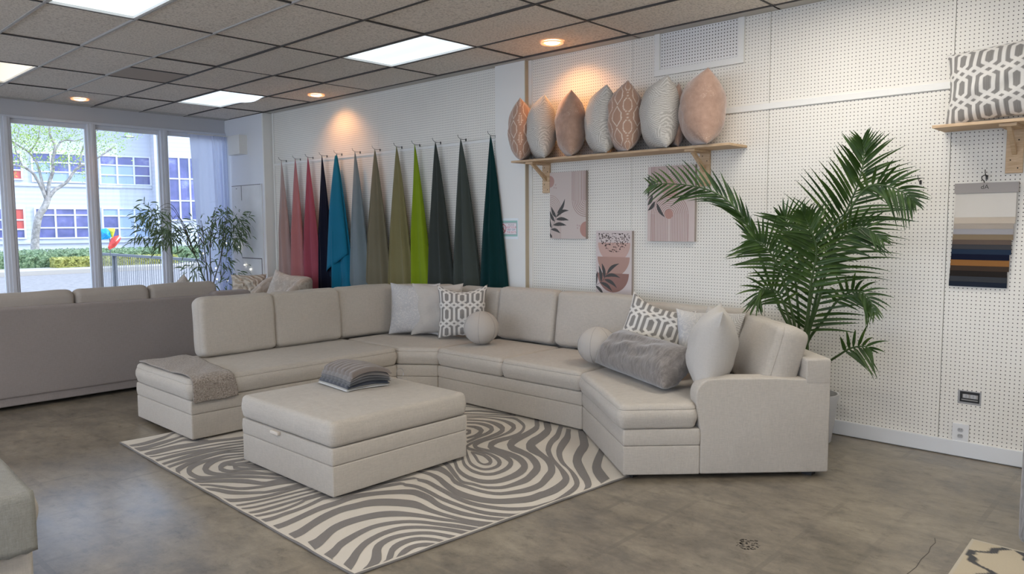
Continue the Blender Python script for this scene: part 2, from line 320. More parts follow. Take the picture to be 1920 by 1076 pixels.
RUG=[[(353,-2320,356,-2308),(361,-2318,364,-2300),(366,-2318,377,-2291),(372,-2320,392,-2288),(383,-2325,407,-2291),(395,-2329,418,-2296),(404,-2331,425,-2304),(413,-2333,428,-2313),(417,-2333,430,-2318)],
[(279,-2343,284,-2310),(294,-2334,299,-2299),(310,-2324,314,-2289),(330,-2309,329,-2277),(350,-2291,350,-2260),(366,-2279,374,-2243),(381,-2271,396,-2234),(396,-2267,414,-2231),(412,-2265,432,-2231),(427,-2268,449,-2235),(440,-2274,464,-2244),(448,-2285,473,-2259),(454,-2300,478,-2277),(458,-2312,481,-2292),(461,-2322,481,-2305),(463,-2332,481,-2317)],
[(239,-2330,234,-2304),(264,-2307,259,-2279),(289,-2284,286,-2253),(317,-2261,315,-2226),(346,-2237,347,-2198),(373,-2218,381,-2173),(396,-2204,412,-2156),(420,-2194,440,-2146),(442,-2187,466,-2142),(464,-2185,489,-2144),(485,-2187,510,-2151),(504,-2197,531,-2163),(520,-2213,549,-2179),(532,-2230,563,-2198),(539,-2251,571,-2222),(545,-2272,576,-2243),(548,-2288,580,-2261),(550,-2302,582,-2276),(551,-2313,582,-2290),(551,-2322,579,-2303),(552,-2331,577,-2314)],
[(202,-2300,205,-2262),(224,-2285,229,-2244),(249,-2267,251,-2228),(278,-2243,274,-2208),(308,-2215,301,-2181),(335,-2189,329,-2152),(361,-2164,354,-2128),(380,-2145,383,-2101),(399,-2133,415,-2081),(421,-2124,444,-2072),(445,-2118,471,-2068),(473,-2115,499,-2070),(500,-2116,527,-2076),(524,-2123,550,-2088),(544,-2136,569,-2104),(561,-2152,585,-2125),(575,-2174,599,-2148),(586,-2198,610,-2174),(594,-2221,618,-2198),(597,-2243,622,-2221),(600,-2263,625,-2242),(604,-2281,628,-2260),(607,-2297,631,-2277),(611,-2310,633,-2291),(615,-2319,634,-2303),(619,-2328,635,-2314)],
[(143,-2276,170,-2182),(163,-2269,192,-2171),(189,-2256,208,-2164),(222,-2232,224,-2153),(256,-2200,248,-2134),(289,-2164,271,-2112),(321,-2123,291,-2089),(341,-2094,321,-2051),(353,-2079,359,-2017),(371,-2062,389,-2002),(394,-2047,415,-1995),(419,-2038,442,-1990),(444,-2034,469,-1988),(470,-2033,496,-1992),(497,-2038,522,-1999),(523,-2045,547,-2010),(546,-2055,570,-2022),(568,-2067,591,-2036),(587,-2082,611,-2052),(604,-2100,629,-2071),(619,-2120,645,-2091),(630,-2140,656,-2113),(639,-2162,665,-2136),(646,-2186,674,-2160),(653,-2213,683,-2185),(657,-2239,691,-2210),(659,-2265,695,-2236),(660,-2291,697,-2260),(665,-2311,700,-2279),(673,-2323,703,-2294),(681,-2334,707,-2309)],
[(133,-2149,144,-2076),(156,-2133,167,-2060),(180,-2115,190,-2045),(207,-2092,211,-2030),(233,-2068,235,-2011),(256,-2047,265,-1989),(284,-2026,295,-1970),(312,-2007,328,-1951),(340,-1991,360,-1937),(369,-1979,390,-1928),(399,-1969,421,-1921),(430,-1962,452,-1916),(462,-1957,485,-1913),(493,-1957,518,-1915),(526,-1960,550,-1920),(555,-1967,581,-1931),(581,-1980,606,-1946),(603,-1996,627,-1966),(624,-2016,648,-1987),(642,-2038,667,-2010),(658,-2062,684,-2034),(673,-2084,698,-2057),(685,-2107,711,-2080),(698,-2134,724,-2107),(710,-2164,739,-2136),(720,-2195,751,-2166),(728,-2225,761,-2195),(735,-2254,769,-2224),(741,-2279,776,-2248),(747,-2301,783,-2270),(753,-2318,788,-2288),(760,-2328,791,-2299),(767,-2333,793,-2308),(771,-2335,794,-2312)],
[(119,-2001,142,-1922),(144,-1988,167,-1912),(171,-1974,191,-1902),(198,-1956,211,-1892),(222,-1937,232,-1877),(241,-1923,260,-1859),(266,-1911,289,-1847),(295,-1900,320,-1838),(329,-1888,353,-1829),(366,-1875,390,-1820),(404,-1865,427,-1814),(437,-1858,461,-1811),(469,-1855,493,-1811),(500,-1858,525,-1816),(530,-1866,557,-1826),(560,-1877,586,-1839),(589,-1891,615,-1856),(616,-1908,641,-1876),(640,-1929,665,-1898),(661,-1954,686,-1924),(680,-1981,706,-1952),(695,-2012,722,-1984),(709,-2045,737,-2016),(724,-2076,753,-2047),(738,-2107,769,-2075),(751,-2138,785,-2105),(765,-2170,800,-2137),(778,-2202,813,-2170),(791,-2235,825,-2204),(804,-2271,838,-2241),(815,-2300,848,-2271),(825,-2316,854,-2289),(832,-2325,858,-2301),(836,-2330,861,-2307)],
[(122,-1853,165,-1746),(141,-1849,184,-1745),(164,-1843,201,-1743),(194,-1829,220,-1736),(225,-1808,246,-1721),(255,-1788,278,-1704),(285,-1767,308,-1687),(315,-1749,342,-1670),(344,-1737,377,-1659),(375,-1729,410,-1653),(407,-1725,444,-1651),(443,-1725,482,-1653),(480,-1728,520,-1659),(514,-1735,556,-1666),(547,-1745,590,-1676),(577,-1757,623,-1689),(604,-1774,652,-1707),(630,-1793,678,-1728),(653,-1815,701,-1755),(675,-1839,719,-1787),(696,-1865,735,-1821),(714,-1895,750,-1855),(730,-1926,764,-1890),(745,-1959,777,-1927),(758,-1994,788,-1965),(771,-2029,799,-2001),(786,-2060,812,-2035),(801,-2090,825,-2067),(814,-2123,838,-2101),(825,-2159,851,-2135),(836,-2194,864,-2168),(849,-2228,878,-2202),(862,-2261,892,-2235),(874,-2288,903,-2262),(884,-2309,911,-2285),(894,-2329,919,-2306)],
[(123,-1664,151,-1593),(147,-1664,178,-1588),(174,-1662,205,-1583),(208,-1652,235,-1572),(247,-1633,272,-1555),(285,-1614,312,-1537),(321,-1599,350,-1520),(356,-1586,389,-1505),(396,-1574,431,-1493),(442,-1562,478,-1484),(485,-1555,524,-1480),(522,-1558,564,-1484),(556,-1567,600,-1492),(589,-1575,635,-1498),(619,-1583,668,-1502),(645,-1596,701,-1511),(670,-1614,731,-1528),(694,-1637,759,-1552),(719,-1667,786,-1582),(746,-1704,814,-1621),(767,-1739,836,-1659),(781,-1766,851,-1689),(790,-1790,859,-1719),(796,-1818,860,-1760),(801,-1853,853,-1808),(804,-1889,847,-1852),(808,-1923,846,-1889),(813,-1956,847,-1925),(819,-1993,850,-1965),(826,-2036,856,-2009),(834,-2077,863,-2051),(844,-2115,872,-2090),(855,-2150,882,-2126),(869,-2184,895,-2160),(884,-2217,910,-2193),(899,-2246,925,-2222),(912,-2270,938,-2246),(924,-2291,950,-2267),(935,-2307,961,-2283),(945,-2317,969,-2295),(955,-2326,977,-2306)],
[(129,-1498,154,-1441),(151,-1500,177,-1442),(176,-1501,200,-1443),(210,-1496,233,-1438),(254,-1487,277,-1428),(296,-1477,320,-1418),(331,-1468,356,-1408),(363,-1461,389,-1400),(395,-1454,422,-1393),(426,-1449,455,-1387),(457,-1447,488,-1384),(487,-1447,520,-1384),(518,-1449,551,-1385),(556,-1447,587,-1383),(596,-1441,630,-1376),(639,-1440,676,-1375),(685,-1450,723,-1390),(733,-1468,769,-1413),(779,-1493,816,-1440),(825,-1526,864,-1472),(861,-1559,905,-1503),(883,-1584,931,-1525),(896,-1606,948,-1545),(906,-1626,962,-1561),(910,-1640,971,-1575),(911,-1661,976,-1599),(910,-1700,976,-1642),(907,-1746,972,-1693),(902,-1784,963,-1741),(893,-1819,948,-1784),(885,-1856,937,-1819),(880,-1886,931,-1848),(877,-1915,927,-1875),(878,-1953,926,-1914),(883,-2001,926,-1964),(890,-2046,930,-2011),(900,-2084,937,-2051),(913,-2119,947,-2089),(926,-2153,958,-2125),(940,-2187,970,-2160),(955,-2219,984,-2192),(972,-2250,1001,-2223),(990,-2278,1019,-2251),(1008,-2300,1036,-2274),(1026,-2314,1051,-2290),(1044,-2327,1067,-2305)],
[(131,-1365,152,-1319),(155,-1370,175,-1325),(179,-1376,199,-1330),(206,-1376,225,-1331),(236,-1372,254,-1328),(265,-1368,284,-1325),(294,-1367,313,-1325),(323,-1365,341,-1325),(353,-1362,371,-1322),(385,-1358,403,-1318),(418,-1351,436,-1311),(455,-1342,473,-1301),(492,-1331,510,-1290),(520,-1323,529,-1286),(516,-1321,537,-1279),(556,-1330,579,-1288),(696,-1366,721,-1326),(874,-1416,900,-1377),(965,-1451,994,-1412),(973,-1462,1004,-1441),(967,-1491,1001,-1454),(980,-1519,1014,-1481),(989,-1550,1025,-1513),(992,-1588,1029,-1554),(988,-1634,1027,-1601),(982,-1682,1021,-1650),(973,-1732,1013,-1701),(965,-1782,1003,-1752),(960,-1828,998,-1797),(959,-1867,996,-1836),(959,-1908,995,-1878),(960,-1956,995,-1927),(961,-2007,996,-1978),(965,-2052,1000,-2023),(972,-2094,1006,-2065),(981,-2133,1015,-2103),(994,-2167,1028,-2137),(1010,-2199,1044,-2169),(1027,-2229,1060,-2199),(1046,-2257,1079,-2227),(1068,-2283,1099,-2253),(1094,-2304,1124,-2275),(1123,-2322,1151,-2295),(1138,-2332,1165,-2306)],
[(137,-1270,148,-1244),(167,-1281,180,-1253),(197,-1291,211,-1260),(230,-1298,245,-1266),(265,-1302,279,-1270),(302,-1302,316,-1270),(344,-1297,358,-1265),(388,-1288,402,-1256),(428,-1277,438,-1246),(450,-1262,464,-1228),(520,-1265,538,-1232),(716,-1314,735,-1283),(959,-1385,978,-1356),(1083,-1433,1106,-1403),(1095,-1441,1112,-1442),(1075,-1479,1109,-1447),(1081,-1510,1118,-1472),(1083,-1540,1124,-1501),(1080,-1572,1123,-1536),(1072,-1606,1117,-1572),(1063,-1645,1109,-1610),(1055,-1688,1101,-1653),(1047,-1734,1092,-1699),(1039,-1780,1083,-1748),(1028,-1829,1073,-1797),(1022,-1880,1065,-1846),(1020,-1930,1062,-1897),(1022,-1980,1062,-1947),(1031,-2029,1069,-1996),(1046,-2076,1082,-2044),(1063,-2120,1099,-2089),(1082,-2158,1116,-2127),(1104,-2192,1137,-2162),(1132,-2224,1165,-2193),(1167,-2253,1199,-2222),(1202,-2276,1233,-2244),(1234,-2287,1264,-2255),(1265,-2292,1295,-2259),(1292,-2299,1326,-2264),(1318,-2307,1353,-2270),(1351,-2311,1385,-2272),(1399,-2306,1430,-2266),(1452,-2297,1482,-2256),(1501,-2287,1534,-2244),(1551,-2278,1585,-2230),(1600,-2264,1628,-2214),(1646,-2243,1656,-2200),(1694,-2212,1673,-2188),(1741,-2169,1697,-2167),(1783,-2121,1735,-2128),(1817,-2076,1774,-2085),(1843,-2037,1806,-2049),(1865,-2002,1835,-2012),(1891,-1962,1859,-1975),(1920,-1920,1876,-1938),(1953,-1880,1905,-1892),(1999,-1833,1952,-1835),(2052,-1785,2012,-1771),(2093,-1754,2087,-1706),(2139,-1728,2163,-1652),(2194,-1698,2233,-1609),(2247,-1670,2306,-1570),(2314,-1636,2364,-1542),(2390,-1588,2396,-1525),(2448,-1542,2431,-1503),(2485,-1510,2476,-1472),(2518,-1486,2513,-1446),(2548,-1464,2543,-1423),(2564,-1453,2559,-1412)],
[(1145,-1203,1170,-1175),(1159,-1269,1184,-1243),(1172,-1332,1196,-1307),(1181,-1381,1208,-1353),(1187,-1415,1220,-1381),(1187,-1449,1227,-1412),(1179,-1492,1227,-1452),(1167,-1537,1222,-1495),(1153,-1579,1210,-1542),(1134,-1620,1192,-1588),(1113,-1672,1176,-1632),(1092,-1732,1157,-1689),(1074,-1795,1141,-1747),(1066,-1853,1134,-1799),(1069,-1905,1134,-1850),(1076,-1951,1138,-1897),(1086,-1992,1146,-1939),(1100,-2028,1157,-1976),(1117,-2061,1173,-2008),(1137,-2088,1193,-2035),(1163,-2116,1220,-2060),(1201,-2149,1262,-2089),(1245,-2181,1310,-2116),(1286,-2200,1351,-2130),(1326,-2204,1389,-2131),(1356,-2205,1423,-2131),(1370,-2207,1441,-2135),(1384,-2209,1449,-2138),(1407,-2211,1472,-2138),(1438,-2214,1507,-2136),(1477,-2214,1544,-2131),(1522,-2206,1585,-2123),(1571,-2194,1627,-2112),(1616,-2178,1659,-2101),(1660,-2156,1678,-2092),(1708,-2124,1688,-2087),(1752,-2084,1694,-2082),(1779,-2050,1713,-2062),(1805,-2015,1743,-2029),(1833,-1973,1779,-1989),(1864,-1926,1816,-1943),(1899,-1873,1850,-1893),(1937,-1819,1887,-1836),(1981,-1765,1931,-1777),(2033,-1709,1981,-1714),(2077,-1667,2047,-1645),(2119,-1637,2127,-1583),(2172,-1603,2200,-1536),(2221,-1577,2272,-1497),(2271,-1557,2334,-1471),(2338,-1526,2378,-1452),(2412,-1479,2424,-1425),(2473,-1436,2479,-1388),(2515,-1406,2528,-1356),(2547,-1385,2560,-1335),(2578,-1365,2591,-1314)],
[(1194,-1250,1245,-1192),(1224,-1312,1275,-1256),(1253,-1370,1303,-1315),(1270,-1410,1325,-1349),(1277,-1429,1343,-1356),(1275,-1445,1349,-1382),(1269,-1486,1334,-1439),(1256,-1537,1308,-1503),(1240,-1577,1281,-1560),(1216,-1616,1254,-1604),(1192,-1666,1239,-1635),(1185,-1709,1228,-1675),(1186,-1750,1222,-1720),(1187,-1796,1220,-1769),(1189,-1847,1221,-1820),(1194,-1896,1227,-1868),(1204,-1938,1237,-1909),(1218,-1976,1252,-1945),(1239,-2005,1273,-1971),(1266,-2025,1302,-1988),(1296,-2043,1336,-2002),(1328,-2063,1374,-2016),(1363,-2082,1417,-2027),(1402,-2093,1458,-2031),(1444,-2097,1500,-2031),(1490,-2093,1541,-2024),(1541,-2077,1578,-2008),(1588,-2057,1622,-1985),(1627,-2041,1674,-1960),(1676,-2021,1717,-1940),(1743,-1983,1741,-1927),(1811,-1928,1768,-1905),(1869,-1869,1803,-1871),(1916,-1809,1834,-1836),(1946,-1755,1867,-1792),(1970,-1706,1896,-1743),(1998,-1655,1914,-1702),(2025,-1607,1925,-1663),(2055,-1561,1936,-1627),(2084,-1519,1945,-1591),(2092,-1513,1982,-1530),(2072,-1530,2060,-1456),(2072,-1528,2132,-1411),(2098,-1513,2195,-1385),(2148,-1497,2250,-1373),(2213,-1476,2303,-1359),(2282,-1450,2368,-1334),(2361,-1416,2429,-1307),(2461,-1352,2443,-1299),(2539,-1280,2459,-1284),(2570,-1247,2508,-1235),(2598,-1222,2545,-1201),(2625,-1197,2572,-1176),(2639,-1184,2586,-1163)],
[(1432,-1223,1486,-1185),(1409,-1289,1462,-1252),(1387,-1350,1439,-1313),(1372,-1390,1426,-1352),(1365,-1408,1421,-1370),(1360,-1420,1413,-1390),(1352,-1434,1401,-1413),(1340,-1456,1388,-1436),(1320,-1493,1367,-1473),(1293,-1544,1336,-1526),(1268,-1594,1308,-1576),(1249,-1634,1283,-1619),(1231,-1675,1265,-1654),(1227,-1712,1259,-1684),(1235,-1741,1266,-1712),(1244,-1770,1275,-1743),(1246,-1805,1277,-1779),(1249,-1842,1279,-1816),(1261,-1877,1292,-1848),(1283,-1910,1316,-1878),(1309,-1936,1343,-1901),(1337,-1951,1373,-1911),(1368,-1959,1407,-1914),(1404,-1967,1450,-1914),(1446,-1975,1501,-1910),(1490,-1977,1548,-1903),(1531,-1969,1580,-1893),(1568,-1954,1611,-1879),(1604,-1941,1653,-1859),(1649,-1924,1693,-1840),(1707,-1893,1718,-1826),(1766,-1847,1730,-1816),(1815,-1797,1747,-1800),(1855,-1745,1772,-1771),(1889,-1690,1804,-1727),(1917,-1637,1832,-1682),(1935,-1589,1850,-1643),(1947,-1546,1861,-1604),(1959,-1502,1869,-1566),(1969,-1456,1871,-1528),(1982,-1422,1879,-1485),(1998,-1399,1903,-1437),(1991,-1409,1965,-1363),(1983,-1415,2051,-1303),(2026,-1394,2107,-1287),(2086,-1372,2161,-1276),(2150,-1354,2227,-1260),(2219,-1337,2296,-1244),(2282,-1319,2358,-1226),(2342,-1301,2414,-1208),(2413,-1268,2450,-1192),(2498,-1202,2468,-1179),(2550,-1151,2510,-1140),(2580,-1123,2557,-1098),(2609,-1097,2587,-1072),(2637,-1073,2614,-1047)],
[(1537,-1262,1566,-1258),(1499,-1315,1527,-1312),(1461,-1367,1490,-1364),(1427,-1413,1453,-1414),(1390,-1461,1419,-1459),(1355,-1514,1395,-1497),(1328,-1568,1374,-1542),(1309,-1621,1357,-1588),(1298,-1670,1347,-1632),(1293,-1718,1344,-1676),(1296,-1759,1346,-1715),(1305,-1791,1355,-1745),(1321,-1817,1369,-1769),(1340,-1838,1389,-1788),(1364,-1855,1415,-1800),(1395,-1867,1448,-1806),(1438,-1874,1494,-1806),(1487,-1875,1546,-1801),(1536,-1870,1595,-1790),(1585,-1859,1641,-1773),(1637,-1838,1676,-1756),(1692,-1804,1690,-1748),(1747,-1754,1694,-1745),(1788,-1702,1710,-1726),(1819,-1650,1734,-1692),(1842,-1596,1756,-1649),(1855,-1541,1773,-1599),(1862,-1487,1786,-1543),(1866,-1435,1794,-1492),(1866,-1386,1794,-1444),(1871,-1343,1797,-1399),(1886,-1308,1804,-1361),(1889,-1304,1836,-1303),(1869,-1324,1917,-1235),(1904,-1307,1970,-1218),(1952,-1292,2018,-1213),(2004,-1289,2067,-1218),(2060,-1291,2117,-1228),(2116,-1286,2166,-1229),(2171,-1277,2216,-1223),(2229,-1258,2263,-1209),(2294,-1224,2314,-1183),(2358,-1180,2363,-1149),(2413,-1133,2390,-1126),(2453,-1087,2402,-1110),(2478,-1047,2423,-1077),(2506,-996,2453,-1028),(2530,-940,2481,-975),(2537,-899,2493,-935),(2525,-874,2488,-907),(2506,-845,2476,-873),(2484,-797,2459,-820),(2456,-740,2435,-760),(2419,-686,2400,-705),(2373,-635,2354,-654),(2324,-584,2305,-604)],
[(1672,-1205,1687,-1210),(1628,-1257,1643,-1262),(1586,-1306,1601,-1311),(1554,-1344,1569,-1350),(1529,-1371,1546,-1378),(1504,-1401,1527,-1402),(1481,-1431,1507,-1429),(1457,-1466,1489,-1454),(1436,-1506,1472,-1487),(1417,-1551,1454,-1527),(1403,-1595,1442,-1566),(1400,-1637,1437,-1607),(1403,-1676,1439,-1645),(1414,-1706,1448,-1673),(1432,-1727,1466,-1692),(1459,-1741,1493,-1703),(1497,-1746,1532,-1704),(1542,-1744,1579,-1696),(1585,-1735,1620,-1682),(1629,-1719,1656,-1664),(1674,-1693,1681,-1647),(1721,-1652,1689,-1641),(1756,-1607,1698,-1630),(1779,-1561,1715,-1599),(1797,-1510,1733,-1553),(1808,-1459,1748,-1504),(1809,-1413,1757,-1455),(1806,-1368,1761,-1406),(1802,-1325,1760,-1362),(1796,-1283,1752,-1323),(1798,-1247,1749,-1287),(1812,-1221,1758,-1251),(1807,-1228,1801,-1192),(1810,-1228,1858,-1156),(1853,-1211,1897,-1154),(1902,-1199,1935,-1159),(1944,-1197,1973,-1164),(1987,-1200,2013,-1170),(2036,-1200,2062,-1169),(2093,-1196,2122,-1162),(2146,-1191,2180,-1149),(2187,-1185,2227,-1133),(2225,-1174,2266,-1113),(2263,-1158,2302,-1092),(2313,-1129,2320,-1080),(2383,-1058,2310,-1088),(2413,-1000,2334,-1052),(2427,-946,2363,-993),(2431,-900,2382,-940),(2427,-859,2390,-890),(2417,-818,2390,-841),(2404,-767,2381,-789),(2386,-716,2363,-738),(2359,-677,2337,-699),(2322,-650,2302,-671),(2284,-625,2266,-645)],
[(1730,-1180,1749,-1180),(1688,-1232,1707,-1233),(1649,-1282,1667,-1283),(1615,-1324,1633,-1326),(1585,-1358,1607,-1360),(1557,-1394,1583,-1391),(1529,-1431,1557,-1426),(1502,-1473,1536,-1458),(1483,-1515,1520,-1491),(1473,-1555,1507,-1529),(1469,-1589,1501,-1563),(1473,-1615,1502,-1589),(1483,-1636,1511,-1608),(1501,-1650,1529,-1620),(1528,-1658,1557,-1624),(1557,-1661,1588,-1620),(1586,-1656,1614,-1608),(1622,-1639,1633,-1595),(1665,-1604,1641,-1588),(1700,-1561,1652,-1575),(1723,-1518,1670,-1547),(1739,-1471,1692,-1503),(1751,-1421,1712,-1450),(1755,-1376,1722,-1403),(1751,-1335,1721,-1361),(1747,-1296,1717,-1323),(1747,-1257,1709,-1291),(1748,-1222,1702,-1262),(1754,-1200,1709,-1230),(1751,-1199,1740,-1186),(1760,-1193,1782,-1156),(1798,-1181,1828,-1140),(1848,-1174,1883,-1128),(1894,-1169,1933,-1121),(1940,-1167,1979,-1120),(1988,-1165,2028,-1117),(2040,-1163,2086,-1108),(2093,-1160,2145,-1095),(2144,-1147,2192,-1075),(2200,-1118,2220,-1055),(2278,-1047,2213,-1060),(2321,-978,2227,-1038),(2337,-923,2252,-986),(2342,-876,2273,-932),(2337,-833,2288,-875),(2322,-789,2290,-819),(2297,-740,2271,-766),(2264,-689,2239,-715),(2249,-664,2224,-689)],
[(1681,-1301,1692,-1290),(1678,-1321,1699,-1301),(1675,-1341,1706,-1313),(1673,-1367,1712,-1333),(1675,-1398,1717,-1361),(1670,-1430,1717,-1395),(1655,-1468,1707,-1435),(1636,-1505,1690,-1477),(1623,-1525,1663,-1520),(1617,-1533,1624,-1560),(1614,-1538,1585,-1585),(1596,-1544,1563,-1582),(1576,-1542,1550,-1568),(1569,-1530,1545,-1550),(1574,-1507,1547,-1526),(1587,-1479,1558,-1495),(1608,-1448,1580,-1456),(1637,-1407,1605,-1418),(1662,-1366,1627,-1382),(1679,-1328,1653,-1342),(1694,-1292,1679,-1300)],
[(2161,-756,2191,-725),(2179,-783,2213,-748),(2196,-811,2235,-772),(2202,-848,2250,-803),(2200,-892,2259,-841),(2192,-936,2261,-880),(2177,-977,2255,-919),(2162,-1005,2235,-968),(2175,-991,2166,-1043),(2153,-1007,2111,-1076),(2113,-1028,2067,-1091),(2072,-1041,2026,-1098),(2025,-1050,1984,-1101),(1968,-1062,1932,-1109),(1903,-1077,1870,-1121),(1837,-1092,1808,-1133)],
[(2099,-821,2121,-799),(2104,-856,2140,-819),(2106,-890,2158,-842),(2097,-930,2165,-873),(2079,-973,2162,-913),(2082,-973,2115,-989),(2082,-971,2038,-1046),(2034,-999,1992,-1060),(1990,-1016,1951,-1065),(1947,-1021,1915,-1061),(1904,-1024,1879,-1055)],
[(2021,-893,2050,-868),(2010,-927,2056,-886),(2000,-952,2058,-911),(2030,-919,1995,-977),(2001,-934,1967,-982),(1964,-952,1943,-981)],
[(2326,-428,2356,-396),(2357,-454,2387,-422),(2388,-480,2417,-448),(2417,-505,2447,-472),(2445,-526,2477,-492),(2469,-553,2504,-519),(2490,-594,2526,-559),(2508,-640,2544,-606),(2524,-677,2557,-646),(2537,-706,2563,-682),(2550,-737,2571,-717),(2562,-773,2582,-755),(2574,-812,2595,-794),(2580,-832,2601,-813)],
[(2293,-473,2313,-452),(2316,-503,2335,-483),(2340,-535,2359,-514),(2369,-573,2389,-553),(2405,-619,2425,-599),(2441,-668,2461,-648),(2475,-720,2496,-701),(2509,-772,2529,-753),(2536,-815,2556,-796),(2557,-848,2578,-829),(2577,-879,2598,-860)],
[(2481,-268,2495,-254),(2496,-307,2511,-292),(2511,-344,2526,-329),(2524,-376,2538,-362),(2536,-401,2548,-389),(2548,-429,2558,-418),(2562,-464,2573,-454),(2577,-503,2588,-492),(2585,-522,2596,-511)],
[(2571,-1510,2635,-1523),(2549,-1530,2612,-1543),(2521,-1555,2584,-1567),(2455,-1611,2529,-1618),(2364,-1691,2438,-1704),(2304,-1738,2328,-1797),(2288,-1747,2222,-1858),(2230,-1774,2171,-1878),(2155,-1815,2123,-1904),(2078,-1860,2068,-1936),(1982,-1929,2035,-1960),(1900,-2009,1992,-2001),(1840,-2077,1934,-2063),(1794,-2132,1885,-2115),(1759,-2178,1844,-2160),(1734,-2211,1801,-2206),(1709,-2236,1763,-2243),(1691,-2253,1722,-2278),(1679,-2264,1675,-2309),(1657,-2278,1637,-2325),(1624,-2296,1611,-2334)],
[(2382,-1854,2364,-1921),(2352,-1871,2334,-1938),(2319,-1890,2301,-1956),(2264,-1921,2243,-1989),(2182,-1965,2164,-2034),(2101,-2011,2095,-2076),(2037,-2049,2044,-2109),(1967,-2095,2014,-2132),(1896,-2157,1994,-2151),(1845,-2214,1963,-2187),(1809,-2258,1931,-2226),(1784,-2295,1909,-2253),(1769,-2322,1888,-2281),(1762,-2335,1877,-2296)],
[(171,548,185,588),(201,531,219,585),(232,516,254,582),(265,511,289,585),(299,515,324,594),(335,526,360,604),(375,541,399,615),(417,561,438,628),(453,584,471,643),(482,608,498,663),(512,633,528,686),(549,661,564,713),(588,690,604,743),(608,705,624,759)],
[(162,436,182,495),(188,416,213,488),(215,398,244,483),(248,396,276,485),(285,409,311,494),(322,424,348,504),(359,435,384,513),(396,447,421,522),(436,464,458,530),(478,486,495,538),(521,507,535,549),(565,524,578,564),(610,541,624,582),(633,549,648,591)],
[(182,380,188,399),(228,375,235,395),(275,371,283,393),(322,373,331,399),(371,382,381,415),(415,390,429,430),(455,398,470,443),(489,403,507,451),(511,394,533,446),(520,374,546,428),(533,344,559,402),(556,307,583,366),(584,265,611,322),(598,244,625,301)],
[(166,282,175,309),(187,262,206,319),(210,244,238,329),(237,237,270,335),(269,239,302,336),(302,242,335,337),(334,245,367,340),(366,247,400,343),(401,242,437,338),(440,231,477,327),(481,221,518,314),(524,219,558,303),(569,219,599,291),(611,212,638,277),(651,201,676,259),(691,186,715,241),(721,174,747,229),(759,157,786,215),(843,123,871,181),(975,70,1004,128),(1116,14,1148,71)],
[(167,193,175,218),(198,185,206,210),(229,178,238,203),(265,173,274,198),(306,170,315,195),(348,167,357,192),(389,164,399,189),(431,160,440,186),(472,155,483,182),(513,149,525,178),(555,142,567,172),(596,134,609,164),(637,124,650,154),(674,112,687,142),(702,98,716,129),(757,72,771,103),(867,23,882,53),(1006,-40,1022,-11),(1075,-71,1091,-42)],
[(155,69,169,114),(184,70,201,122),(215,71,234,129),(251,73,272,135),(294,76,316,140),(338,78,361,142),(379,76,403,141),(420,72,444,135),(461,68,484,126),(502,63,522,112),(544,58,561,98),(587,53,603,91),(630,48,647,86),(664,41,680,77),(681,36,696,68),(729,18,743,47),(839,-25,854,4),(984,-81,999,-52),(1054,-108,1070,-79)],
[(157,-40,170,4),(191,-32,205,14),(225,-25,241,24),(264,-20,283,36),(307,-17,330,50),(352,-13,378,61),(397,-6,423,66),(442,0,468,68),(485,2,509,63),(526,1,547,50),(569,-5,586,34),(610,-15,625,19),(659,-31,673,-1),(749,-62,763,-34),(883,-109,897,-81),(1026,-160,1042,-132)],
[(167,-126,180,-81),(204,-114,219,-66),(243,-102,259,-52),(285,-91,303,-40),(331,-80,349,-28),(377,-72,396,-20),(422,-66,440,-17),(466,-62,484,-18),(510,-61,526,-21),(553,-64,570,-26),(594,-70,609,-34),(617,-74,631,-44),(644,-86,657,-59),(723,-119,734,-95),(854,-175,866,-152),(995,-237,1009,-213)],
[(188,-252,153,-298),(193,-222,151,-286),(190,-237,161,-227),(182,-256,200,-161),(207,-228,229,-139),(239,-198,260,-121),(270,-174,290,-102),(303,-152,324,-84),(344,-132,365,-68),(394,-114,416,-52),(444,-100,466,-42),(490,-92,510,-42),(534,-89,551,-50),(572,-97,586,-65),(598,-113,611,-87),(649,-149,660,-125),(749,-217,761,-194),(876,-304,889,-281),(937,-346,951,-323)],
[(951,-337,939,-360),(813,-271,801,-293),(684,-208,673,-231),(602,-166,591,-192),(566,-142,552,-173),(535,-128,519,-165),(491,-123,474,-166),(447,-126,428,-175),(408,-127,387,-186),(374,-129,349,-199),(341,-136,316,-216),(309,-152,284,-240),(276,-177,260,-265),(242,-225,250,-279),(213,-294,246,-286),(199,-355,241,-305),(197,-406,236,-346),(202,-453,236,-393),(217,-487,245,-428),(241,-508,265,-454),(268,-528,290,-478),(294,-548,316,-500),(323,-571,346,-522),(357,-604,381,-556),(399,-650,424,-601),(436,-692,461,-646),(459,-722,483,-678),(477,-749,500,-709),(505,-790,527,-752),(541,-845,563,-807),(577,-900,600,-863)],
[(935,-365,925,-384),(791,-307,782,-326),(659,-254,649,-273),(579,-220,569,-241),(551,-204,539,-230),(531,-194,516,-227),(502,-181,484,-223),(474,-171,452,-226),(445,-169,419,-241),(413,-175,385,-267),(381,-195,358,-295),(346,-234,339,-320),(307,-301,334,-327),(283,-384,335,-321),(284,-431,330,-357),(294,-465,331,-399),(310,-493,340,-434),(332,-516,357,-464),(354,-534,377,-485),(378,-545,400,-496),(403,-560,427,-509),(429,-585,457,-530),(455,-616,488,-554),(479,-645,512,-586),(499,-672,527,-624),(522,-708,545,-668),(552,-759,574,-721),(584,-818,608,-780),(600,-846,624,-808)],
